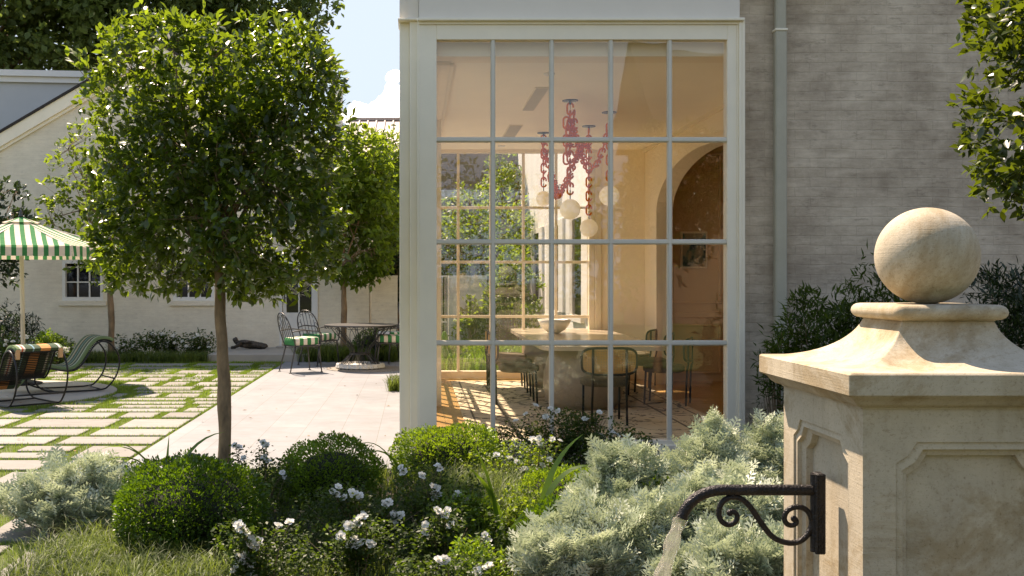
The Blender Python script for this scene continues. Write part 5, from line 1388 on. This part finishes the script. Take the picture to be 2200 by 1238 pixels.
t = MB(); t.lathe([(.66, .0045), (.66, .012), (.001, .012)], (tx + .1, ty - .05, 0), 64); tag(t.build('round_gravel_mat', plain('gravel', (.26, .23, .19), .9, .5, 60, .6, 90)), 'round patch of grey gravel under the garden table', 'gravel patch')
# ------------------------------------------------------------------ trees
Ym = 7.7
tree('clipped_tree', 'large square-clipped broadleaf tree with bare trunk standing in front of the terrace', (gx(486, Ym), Ym, -.05), .046,
     (gx(470, Ym), Ym + .02, (gz(62, Ym) + gz(636, Ym))/2 - .0), ((gx(742, Ym) - gx(206, Ym))/2*.97, .66, (gz(62, Ym) - gz(636, Ym))/2*.99), 5.5, 3300, 7, .078, M['l_main'], 'tree', tmpl=L_OV,
     z_fork=gz(560, Ym), gap=-.28, gf=2.6, limbs=24, pw=.36, rough=.105, lean=(-.09, .03))
def shoots(parent, n, cen, half, ls, mat):
    P, S = superpt(n, 5.5, .03); P = P[S[:, 2] > -.2][:n]; q = P*np.array(half)*1.04 + np.array(cen); pp = []; dd = []; st = MB()
    for p in q:
        d = Vector((p[0] - cen[0], (p[1] - cen[1])*.6, (p[2] - cen[2]) + .5)).normalized(); L = random.uniform(.05, .16); b0 = Vector(p); st.tube([b0 - d*.1, b0 + d*L], [.003, .0012], 4, cap=False)
        for k in range(5): pp.append(tuple(b0 + d*L*(k/4))); e = Vector((random.gauss(0, 1), random.gauss(0, 1), random.gauss(0, .5))).normalized()*.7 + d; dd.append(tuple(e))
    st.build('outer_twig_mass', M['twig'], parent)
    leafmesh('outer_foliage', [(L_OV[0], L_OV[1], np.array(pp), frames(np.array(dd)), ls*RNG.uniform(.6, 1.1, len(pp)))], mat, parent)
shoots(bpy.data.objects['clipped_tree'], 60, (gx(470, Ym), Ym + .02, (gz(62, Ym) + gz(636, Ym))/2), ((gx(742, Ym) - gx(206, Ym))/2*.97, .66, (gz(62, Ym) - gz(636, Ym))/2*.99), .078, M['l_bright'])
tree('terrace_tree', 'leafy bright green tree with slim trunk behind the garden table', (gx(738, 19.9), 19.9, -.05), .055,
     (gx(768, 19.9), 19.9, (gz(285, 19.9) + gz(612, 19.9))/2), (.84, .8, 1.45), 2.8, 1500, 6, .15, M['l_bright'], gap=-.3, gf=1.2, limbs=14, pw=.45, rough=.12)
tree('terrace_tree', 'sparse bright green sapling with thin trunk between the parasol and the clipped tree', (gx(238, 19.5), 19.5, -.05), .055,
     (gx(190, 19.5), 19.5, (gz(270, 19.5) + gz(600, 19.5))/2), (1.05, .8, 1.45), 2.0, 430, 6, .12, M['l_bright'], gap=.02, gf=1.1, limbs=16, pw=.5, rough=.22)
tree('shade_tree', 'dark leaved tree cut off by the left edge behind the parasol', (gx(-35, 18.6), 18.6, -.05), .055,
     (gx(-22, 18.6), 18.6, (gz(378, 18.6) + gz(625, 18.6))/2), (.72, .7, 1.0), 2.2, 620, 6, .12, M['l_shade'], gap=-.2, gf=1.3, limbs=12, pw=.5, rough=.18)
# small drooping low branch of the sapling over the window
for (nm, lb, b, c, h, n, ls, mt, ex, gp) in (
    ('oak_tree', 'huge dark oak behind the house at the upper left', (-16.5, 40, 0), (-14.6, 40, gz(30, 40) + .4), (7.2, 4.5, 4.4), 5200, .34, M['l_oak'], 2.3, -.3),
    ('oak_tree', 'dark oak reaching to the blue sky right of the clipped tree', (-7.6, 42, 0), (-8.6, 42, gz(-40, 42)), (5.4, 4.0, 4.2), 3600, .34, M['l_oak'], 2.1, -.25),
    ('courtyard_tree', 'yellow-green tree at the far side of the metal roof building beside the corner post', (gx(850, 26), 26, 0), (gx(842, 26), 26, (gz(285, 26) + gz(520, 26))/2), (.62, .9, 1.35), 520, .15, M['l_bright'], 2.4, -.3),
    ('courtyard_tree', 'dark shaded tree low behind the garden wall beside the corner post', (gx(850, 24), 24, 0), (gx(838, 24), 24, (gz(520, 24) + gz(640, 24))/2), (.55, .8, .75), 420, .12, M['l_shade'], 2.4, -.5),
    ('courtyard_tree', 'broad green tree seen through the back window behind the white garden wall', (gx(1040, 24), 24, 0), (gx(1030, 24), 24, (gz(430, 24) + gz(600, 24))/2), (1.45, 1.0, 1.25), 900, .12, M['l_bright'], 2.4, -.35),
    ('courtyard_tree', 'taller slender tree seen through the upper panes of the back window', (gx(1085, 26), 26, 0), (gx(1085, 26), 26, (gz(315, 26) + gz(560, 26))/2), (.62, .7, 1.45), 420, .12, M['l_bright'], 2.0, -.2),
    ('courtyard_tree', 'dark green tree behind the metal gate', (gx(945, 25), 25, 0), (gx(940, 25), 25, (gz(470, 25) + gz(760, 25))/2), (.6, .8, 1.7), 620, .12, M['l_oak'], 2.4, -.5)):
    tree(nm, lb, b, .28 if nm == 'oak_tree' else .06, tuple(c), h, ex, n, 6, ls, mt, gap=gp, gf=.45 if nm == 'oak_tree' else 1.1, limbs=16, pw=.45, rough=.12, tw=(nm != 'oak_tree'), tmpl=L_SM if nm == 'oak_tree' else L_OV, cl_r=2.0)
# tree at the right edge, in front of the brick wall
Yr = 4.7
tree('clipped_tree', 'glossy broadleaf tree entering at the right edge above the stone pier', (gx(2330, Yr), Yr, -.05), .05,
     (gx(2402, Yr), Yr, (gz(-330, Yr) + gz(520, Yr))/2), (.64, .55, .90), 2.6, 2500, 7, .063, M['l_main_shaded'], gap=-.25, gf=3.2, limbs=16, pw=.40, rough=.14, z_fork=1.7)

def bush(label, x, y, rx, ry, ztop, n, leaf, mat, zb=-.02, tmpl=L_NAR, gap=-.3, name='laurel_bush'):
    t = thing(name, (x, y, zb), label, 'shrub')
    P, S = superpt(n, 2.1, .45); q = P*np.array([rx, ry, (ztop - zb)/2]) + np.array([x, y, (ztop + zb)/2])
    keep = np.array([noise.noise(Vector(p)*3.4) > gap for p in q]); q = q[keep]; S = S[keep]
    q += np.array([noise.noise_vector(Vector(p)*2.4) for p in q])*.14
    Pl = np.repeat(q, 5, 0) + RNG.normal(0, leaf*.3, (len(q)*5, 3)); d = unit(len(Pl)) + np.repeat(S, 5, 0)*.4; d[:, 2] += .3
    s = MB()
    for i in RNG.choice(len(q), min(len(q), 40), replace=False): e = Vector(q[i]); s.tube([(x + (e.x-x)*.2, y + (e.y-y)*.2, zb), tuple((e + Vector((x, y, zb)))/2), tuple(e)], [.008, .005, .002], 4, cap=False)
    s.build('stems', M['twig'], t)
    leafmesh('foliage', [(tmpl[0], tmpl[1], Pl, frames(d, .5), leaf*RNG.uniform(.6, 1.15, len(Pl)))], mat, t, clump=(3, .4))
bush('low dark bush against the brick wall left of the stone pier cap', gx(1770, 7.9), 7.9, .42, .35, gz(625, 7.9), 1500, .09, M['l_rose'])
bush('taller dark bush against the brick wall behind the stone ball', gx(1890, 8.0), 8.0, .36, .33, gz(560, 8.0), 1100, .085, M['l_rose'])
bush('dark bush against the brick wall right of the stone ball', gx(2170, 7.7), 7.7, .42, .4, gz(560, 7.7), 1500, .085, M['l_shade'])
bush('narrow pale sprig of shrub at the foot of the downspout', gx(1672, 8.1), 8.1, .12, .15, gz(690, 8.1), 60, .06, M['l_rose'])
bush('dark bush at the left edge against the white house', gx(20, 18.9), 18.9, .66, .5, gz(660, 18.9), 520, .11, M['l_shade'])
bush('bright round bush beside the parasol pole', gx(112, 18.2), 18.2, .32, .3, gz(712, 18.2), 520, .05, M['l_boxb'], tmpl=L_SM)
# planting along the foot of the white house
def fl_rand(cx, cy_, w, h, n, Y, seed):
    rr = random.Random(seed); return [tuple(at(cx + rr.uniform(-w, w), cy_ + rr.uniform(-h, h), Y + rr.uniform(-.1, .1))) for _ in range(n)]
rose('white flowering rose bush under the parasol at the left edge', gx(25, 17.6), 17.6, .5, .35, gz(712, 17.6), 420, fl_rand(30, 745, 32, 22, 14, 17.25, 1), .085, .06)
rose('white flowering rose bush behind the striped rocking lounger', gx(145, 17.8), 17.8, .35, .3, gz(735, 17.8), 320, fl_rand(140, 755, 18, 12, 8, 17.5, 2), .08, .055)
rose('leafy rose bush right of the sapling trunk by the white house', gx(285, 19.8), 19.8, .45, .4, gz(715, 19.8), 420, fl_rand(280, 740, 30, 14, 4, 19.4, 3), .07, .06)
rose('rose bush with white blooms in the middle of the bed by the white house', gx(350, 19.9), 19.9, .5, .4, gz(706, 19.9), 480, fl_rand(350, 735, 34, 20, 13, 19.5, 4), .075, .06)
rose('rose bush with white blooms at the right end of the bed by the white house', gx(425, 19.9), 19.9, .45, .4, gz(712, 19.9), 480, fl_rand(420, 735, 30, 16, 12, 19.5, 5), .075, .06)
def sedge(name, label, boxes, n, ln, wd, mat, clump=(2, .6), seg=4, droop=1.7, rnd=None, cat=None):
    P = []
    for (x0, x1, y0, y1, w_) in boxes:
        k = int(n*w_); P.append(np.stack([RNG.uniform(x0, x1, k), RNG.uniform(y0, y1, k), np.zeros(k) - .02], 1))
    P = np.concatenate(P)
    # tufts
    tu = np.round(P[:, :2]/(ln*.45)) * (ln*.45); off = RNG.normal(0, ln*.10, (len(P), 2)); tj = np.stack([np.sin(tu[:, 0]*37 + tu[:, 1]*91), np.cos(tu[:, 0]*53 + tu[:, 1]*17)], 1)*ln*.18
    P[:, :2] = tu + off + tj; D = off + RNG.normal(0, ln*.05, off.shape)
    o = blades(name, P, D, ln*RNG.uniform(.6, 1.15, len(P)), wd*np.ones(len(P)), droop*RNG.uniform(.5, 1.25, len(P)), mat, seg=seg, clump=clump, rnd=rnd)
    tag(o, label, cat, kind='stuff')
sedge('border_grass', 'shaggy green grass edging the bed by the white house', [(-7.2, -3.8, 18.7, 19.5, 1)], 6000, .24, .012, M['l_sedge'])
sedge('island_grass', 'bright grass tufts round the tree behind the garden table', [(-2.15, -.35, 18.9, 20.5, 1)], 7000, .34, .012, M['l_sedge'], droop=2.0)
sedge('post_grass', 'small tuft of grass at the left of the corner post', [(gx(845, 14.2), gx(866, 14.2), 13.9, 14.6, 1)], 900, .24, .010, M['l_sedge'], droop=2.0)
boxwood('round boxwood at the foot of the tree behind the garden table', gx(715, 19.3), 19.3, .26, gz(752, 19.3), 1600, M['l_box'], .04)
boxwood('darker boxwood under the garden table, behind its legs', gx(800, 19.4), 19.4, .36, gz(712, 19.4), 2400, M['l_box'], .04)
# court beyond the back window
sedge('court_grass', 'bright green planting in the small court beyond the back window', [(.15, 2.5, 16.2, 20.6, 1)], 9000, .38, .016, M['l_strap'], droop=1.3)
boxwood('rounded shrub just outside the back window, left part', gx(1000, 17.6), 17.6, .45, gz(748, 17.6), 3200, M['l_boxb'], .035)
boxwood('rounded grey-green shrub outside the back window near the middle', gx(1060, 17.2), 17.2, .35, gz(752, 17.2), 2400, M['l_box'], .035)
bush('leafy climbing shrub against the white garden wall beyond the back window', gx(1100, 20.6), 20.6, .6, .3, gz(520, 20.6), 620, .11, M['l_bright'], tmpl=L_OV, gap=-.2)
bush('thin shrub beside the pillar next to the metal gate', gx(1010, 20.6), 20.6, .3, .25, gz(640, 20.6), 220, .10, M['l_bright'], tmpl=L_OV)
t = MB()
for (dx_, dy_, z1_) in ((0, 0, .66), (.09, .02, .30), (-.08, .03, .24)):
    x_, y_ = gx(955, 17.0) + dx_, 17.0 + dy_; t.lathe([(.045, .0), (.052, z1_*.5), (.045, z1_*.9), (.02, z1_), (.001, z1_ + .004)], (x_, y_, -.01), 24, lambda a, z: 1 + .12*math.cos(8*a))
tag(t.build('column_cactus', plain('cactus_green', (.10, .22, .03), .5, .2, 10)), 'upright ribbed green cactus seen through the lower left panes', 'cactus')

# ------------------------------------------------------------------ the bed in the foreground
bush('fine-leaved yellow-green shrub left of the broad upright leaf', gx(1010, 5.9), 5.9, .20, .2, gz(1045, 5.9), 520, .028, M['l_boxb'], tmpl=L_SM, name='spirea_shrub')
bush('fine-leaved yellow-green shrub right of the broad upright leaf', gx(1120, 6.0), 6.0, .20, .2, gz(1025, 6.0), 520, .028, M['l_bright'], tmpl=L_SM, name='spirea_shrub')
bush('fine-leaved yellow-green shrub between the trunk and the second boxwood dome', gx(625, 6.9), 6.9, .16, .16, gz(1000, 6.9), 300, .028, M['l_boxb'], tmpl=L_SM, name='spirea_shrub')
bush('dark fine-leaved shrub in the gap between the silver shrubs', gx(1410, 5.6), 5.6, .16, .2, gz(1020, 5.6), 420, .03, M['l_rose'], tmpl=L_SM, name='spirea_shrub')
bush('low yellow-green shrub at the lower edge left of the silver shrubs', gx(1045, 4.95), 4.95, .16, .16, gz(1165, 4.95), 320, .028, M['l_boxb'], tmpl=L_SM, name='spirea_shrub')
boxwood('big dark clipped boxwood dome at the lower left of the bed', gx(412, 5.75), 5.75, .415, gz(1010, 5.55), 26000, M['l_box'], .019)
boxwood('mid-size boxwood dome right of the clipped tree trunk', gx(715, 6.9), 6.9, .33, gz(961, 6.8), 15000, M['l_boxb'], .019)  # brighter leaf colour stands in for sun on this dome
boxwood('bright boxwood dome at the foot of the sunroom corner post', gx(962, 7.55), 7.55, .37, gz(922, 7.4), 16000, M['l_boxb'], .020)
boxwood('fresh yellow-green boxwood among the silver shrubs', gx(1205, 6.5), 6.5, .30, gz(1010, 6.5), 12000, M['l_boxb'], .020)
boxwood('dark boxwood low between the silver shrubs', gx(1215, 5.7), 5.7, .24, gz(1105, 5.7), 7000, M['l_box'], .020)
boxwood('low bright boxwood behind the silver shrubs near the window', gx(1360, 7.0), 7.0, .28, gz(1000, 7.0), 7000, M['l_boxb'], .020)
artemisia('silver-leaved shrub at the left edge of the bed by the stepping stones', gx(165, 6.2), 6.2, .42, .3, gz(1000, 6.2), 87, seed=1)
artemisia('narrow silver shrub behind the big boxwood', gx(290, 6.5), 6.5, .28, .25, gz(1030, 6.5), 30, seed=8)
artemisia('silver-leaved shrub lowest in the middle of the picture', gx(1265, 4.95), 4.95, .31, .26, gz(1100, 4.95), 70, seed=2)
artemisia('silver-leaved shrub rising to the left of the spout', gx(1335, 5.8), 5.8, .26, .24, gz(962, 5.8), 61, seed=3)
artemisia('tallest silver-leaved shrub in front of the window, left part', gx(1520, 6.3), 6.3, .27, .28, gz(915, 6.3), 77, seed=4)
artemisia('silver-leaved shrub close to the stone pier, in front of the brick wall', gx(1650, 6.4), 6.4, .22, .28, gz(915, 6.4), 61, seed=5)
artemisia('silver-leaved shrub directly behind the scrollwork of the spout', gx(1560, 5.2), 5.2, .36, .28, gz(1020, 5.2), 103, seed=6)
artemisia('silver-leaved shrub behind the falling water', gx(1400, 5.1), 5.1, .26, .25, gz(1075, 5.1), 56, seed=7)
artemisia('dim silver-leaved shrub at the foot of the pier', gx(1600, 4.6), 4.6, .36, .25, gz(1150, 4.6), 77, seed=9)
rose('rose bush with faded white blooms beside the clipped tree trunk', gx(550, 6.55), 6.55, .24, .22, gz(965, 6.55), 620, [(505, 957), (513, 962), (565, 952), (573, 958), (524, 985), (568, 983), (575, 992), (490, 1017), (500, 1014), (607, 1016), (612, 1024)])
rose('rose bush with the brightest white clusters in the middle of the bed', gx(770, 5.75), 5.75, .46, .34, gz(1045, 5.75), 1500, [(727, 1047), (714, 1058), (722, 1063), (741, 1070), (765, 1063), (757, 1060), (772, 1067), (826, 1084), (836, 1080), (845, 1106), (853, 1110), (861, 1108), (848, 1117), (780, 1105), (765, 1117)])
rose('low rose bush with a ring of white blooms below the brightest clusters', gx(765, 5.15), 5.15, .32, .24, gz(1105, 5.15), 900, [(768, 1126), (750, 1131), (782, 1110), (773, 1116), (732, 1154), (762, 1158), (754, 1171), (767, 1170), (776, 1167), (797, 1170)])
rose('low rose bush with white blooms in front of the big boxwood', gx(555, 5.0), 5.0, .30, .22, gz(1115, 5.0), 800, [(512, 1129), (520, 1136), (526, 1144), (541, 1155), (554, 1165), (536, 1172), (553, 1178), (518, 1198), (524, 1204), (513, 1200), (527, 1193), (541, 1213), (504, 1225), (598, 1130), (622, 1123), (545, 1236)])
rose('rose bush with white and browning blooms left of the strap leaves', gx(930, 6.1), 6.1, .36, .30, gz(1000, 6.1), 1200, [(940, 1001), (946, 1007), (906, 1022), (862, 1005), (868, 1015), (930, 1045), (938, 1050), (928, 1062), (942, 1064), (934, 1070), (984, 1062), (1002, 1075), (978, 1068)])
rose('rose bush with small white blooms in the shadow below the strap leaves', gx(960, 5.4), 5.4, .34, .26, gz(1085, 5.4), 1000, [(940, 1098), (948, 1104), (956, 1108), (962, 1098), (968, 1130), (913, 1128), (912, 1143), (1042, 1150), (1047, 1160)])
rose('rose bush with one white cluster at the lower edge of the picture', gx(960, 4.75), 4.75, .30, .2, gz(1185, 4.75), 700, [(942, 1203), (950, 1208), (956, 1204), (1050, 1219), (1025, 1230)])
rose('sunlit rose bush with white blooms below the window', gx(1120, 7.2), 7.2, .42, .3, gz(950, 7.2), 1000, [(1066, 978), (1095, 984), (1110, 993), (1130, 1008), (1156, 1011), (1165, 1001), (1122, 1010), (1034, 1022), (1145, 945), (1158, 941), (1160, 953), (1187, 944), (1203, 948), (1180, 988)], mat=M['l_bright'])  # brighter leaf than the other roses, sunlight put into the foliage colour
rose('tall dark rose bush against the window with white blooms', gx(1240, 8.1), 8.1, .44, .3, gz(880, 8.1), 3000, [(1150, 872), (1183, 878), (1198, 884), (1172, 896), (1288, 887), (1262, 902), (1326, 936), (1316, 930), (1305, 952), (1292, 938), (1255, 900), (1290, 960)])
rose('low dark rose bush with white blooms under the window sill', gx(1345, 7.7), 7.7, .38, .25, gz(925, 7.7), 1800, [(1312, 970), (1346, 974), (1372, 984), (1368, 978), (1394, 996), (1340, 992), (1280, 975), (1390, 990)])
rose('bushy rose with few blooms left of the dark window rose', gx(1085, 8.0), 8.0, .30, .22, gz(905, 8.0), 1100, [(1108, 905), (1060, 925), (1130, 890)])
sedge('bed_grass', 'fine arching grass filling the gaps of the planting bed', [(-1.7, 2.0, 4.6, 8.1, 1)], 20000, .17, .0055, M['l_sedge'], clump=(1.6, .5), seg=5, droop=1.9)
sedge('edge_grass', 'yellow-green mounded grass at the lower left corner', [(-1.98, -.9, 4.65, 5.6, .8), (-1.85, -1.3, 5.6, 6.1, .2)], 7000, .25, .005, M['l_sedge'], clump=(3.2, .9), seg=6, droop=2.5, rnd=.55)
sedge('light_grass', 'bright fine grass between the two boxwood domes and the strap leaves', [(gx(930, 6.7), gx(1130, 6.7), 5.9, 7.3, 1)], 6500, .32, .0055, M['l_sedge'], seg=5, droop=2.2, rnd=.8)
def strap(label, x, y, leaves):
    t = thing('daylily', (x, y, 0), label, 'plant')
    n = len(leaves); A = np.array(leaves)
    P = np.stack([np.full(n, x) + RNG.normal(0, .015, n), np.full(n, y) + RNG.normal(0, .015, n), np.full(n, 0.)], 1)
    D = np.stack([np.cos(A[:, 0]), np.sin(A[:, 0])], 1)
    blades('leaves', P, D, A[:, 1], A[:, 2], A[:, 3], M['l_strap'], t, seg=12, twist=.9)
strap('strap-leaved plant behind the big boxwood dome', gx(355, 6.35), 6.35, [(.15, .72, .04, 1.5), (3.3, .74, .03, 2.1), (3.0, .66, .03, 1.6), (1.5, .56, .04, .2), (.0, .6, .025, 2.2), (3.6, .7, .02, 2.4)])
strap('strap-leaved plant with one broad upright leaf in the middle of the bed', gx(1085, 5.7), 5.7, [(2.9, .66, .06, .55), (3.1, .54, .055, 1.0), (.1, .25, .04, .8), (-.6, .22, .05, 1.2)])
strap('strap-leaved plant with two leaves arching right over the silver shrubs', gx(1160, 5.9), 5.9, [(.1, .70, .05, 1.0), (.0, .66, .05, 2.0), (.3, .4, .035, 1.9)])
strap('strap-leaved plant arching between the two rear boxwoods', gx(868, 7.3), 7.3, [(3.1, .50, .028, 2.6), (2.9, .55, .028, 2.3), (1.5, .42, .03, .3), (2.4, .4, .025, 2.0), (.5, .3, .03, .7)])

# fallen leaves and petals
def litter(name, label, boxes, n, size, mat):
    P = np.concatenate([np.stack([RNG.uniform(x0, x1, k), RNG.uniform(y0, y1, k), np.full(k, .011)], 1) for (x0, x1, y0, y1, k) in boxes])
    a = RNG.uniform(0, 6.28, len(P)); D = np.stack([np.cos(a), np.sin(a), RNG.normal(0, .12, len(P))], 1)
    o = leafmesh(name, [(L_SM[0], L_SM[1], P, frames(D, .1), size*RNG.uniform(.5, 1.2, len(P)))], mat); tag(o, label, kind='stuff')
litter('fallen_leaves', 'dry brown leaves scattered over the paving and the terrace', [(-2.3, -.2, 8.4, 15, 22), (-6.5, -2.4, 7.5, 18.5, 170), (-1.9, 2.0, 4.7, 8.2, 500)], 0, .045, leaf_mat('dry_leaf', (.10, .055, .02), (.30, .19, .08), (.2, .1, .03), .2, .8, .2))
litter('fallen_petals', 'white rose petals dropped in the planting bed', [(-1.0, 1.4, 4.7, 7.8, 220)], 0, .022, M['petal'])
# ------------------------------------------------------------------ what stands behind the camera (mirrored in the panes)
t = thing('street_house', (16, -20, 0), 'plain house behind the camera, mirrored in the upper right panes', 'house')
m = MB(); m.box(8.6, 24, -26, -18, -.05, 6.6); m.build('wall', M['taupe'], t)
m = MB(); m.extrude([(8.2, -26.4, 6.601), (8.2, -17.6, 6.601), (8.2, -22, 10.2)], (16.2, 0, 0)); m.build('roof', M['shingle'], t)
for i, (x, y, z, h, n) in enumerate(((-4, -16, 4.6, (3.4, 2.2, 3.6), 900), (1.5, -19, 3.0, (3.4, 1.8, 2.6), 700), (6.5, -19, 2.9, (3.0, 1.8, 2.4), 700))):
    tree('hedge_tree', ['tall tree behind the camera mirrored in the left panes', 'round tree behind the camera mirrored in the middle panes', 'bushy tree behind the camera near the street house'][i], (x, y, -.05), .16, (x, y, z), h, 2.3, n, 6, .2, M['l_bright'], limbs=10, tw=False, gf=.7, gap=-.2)
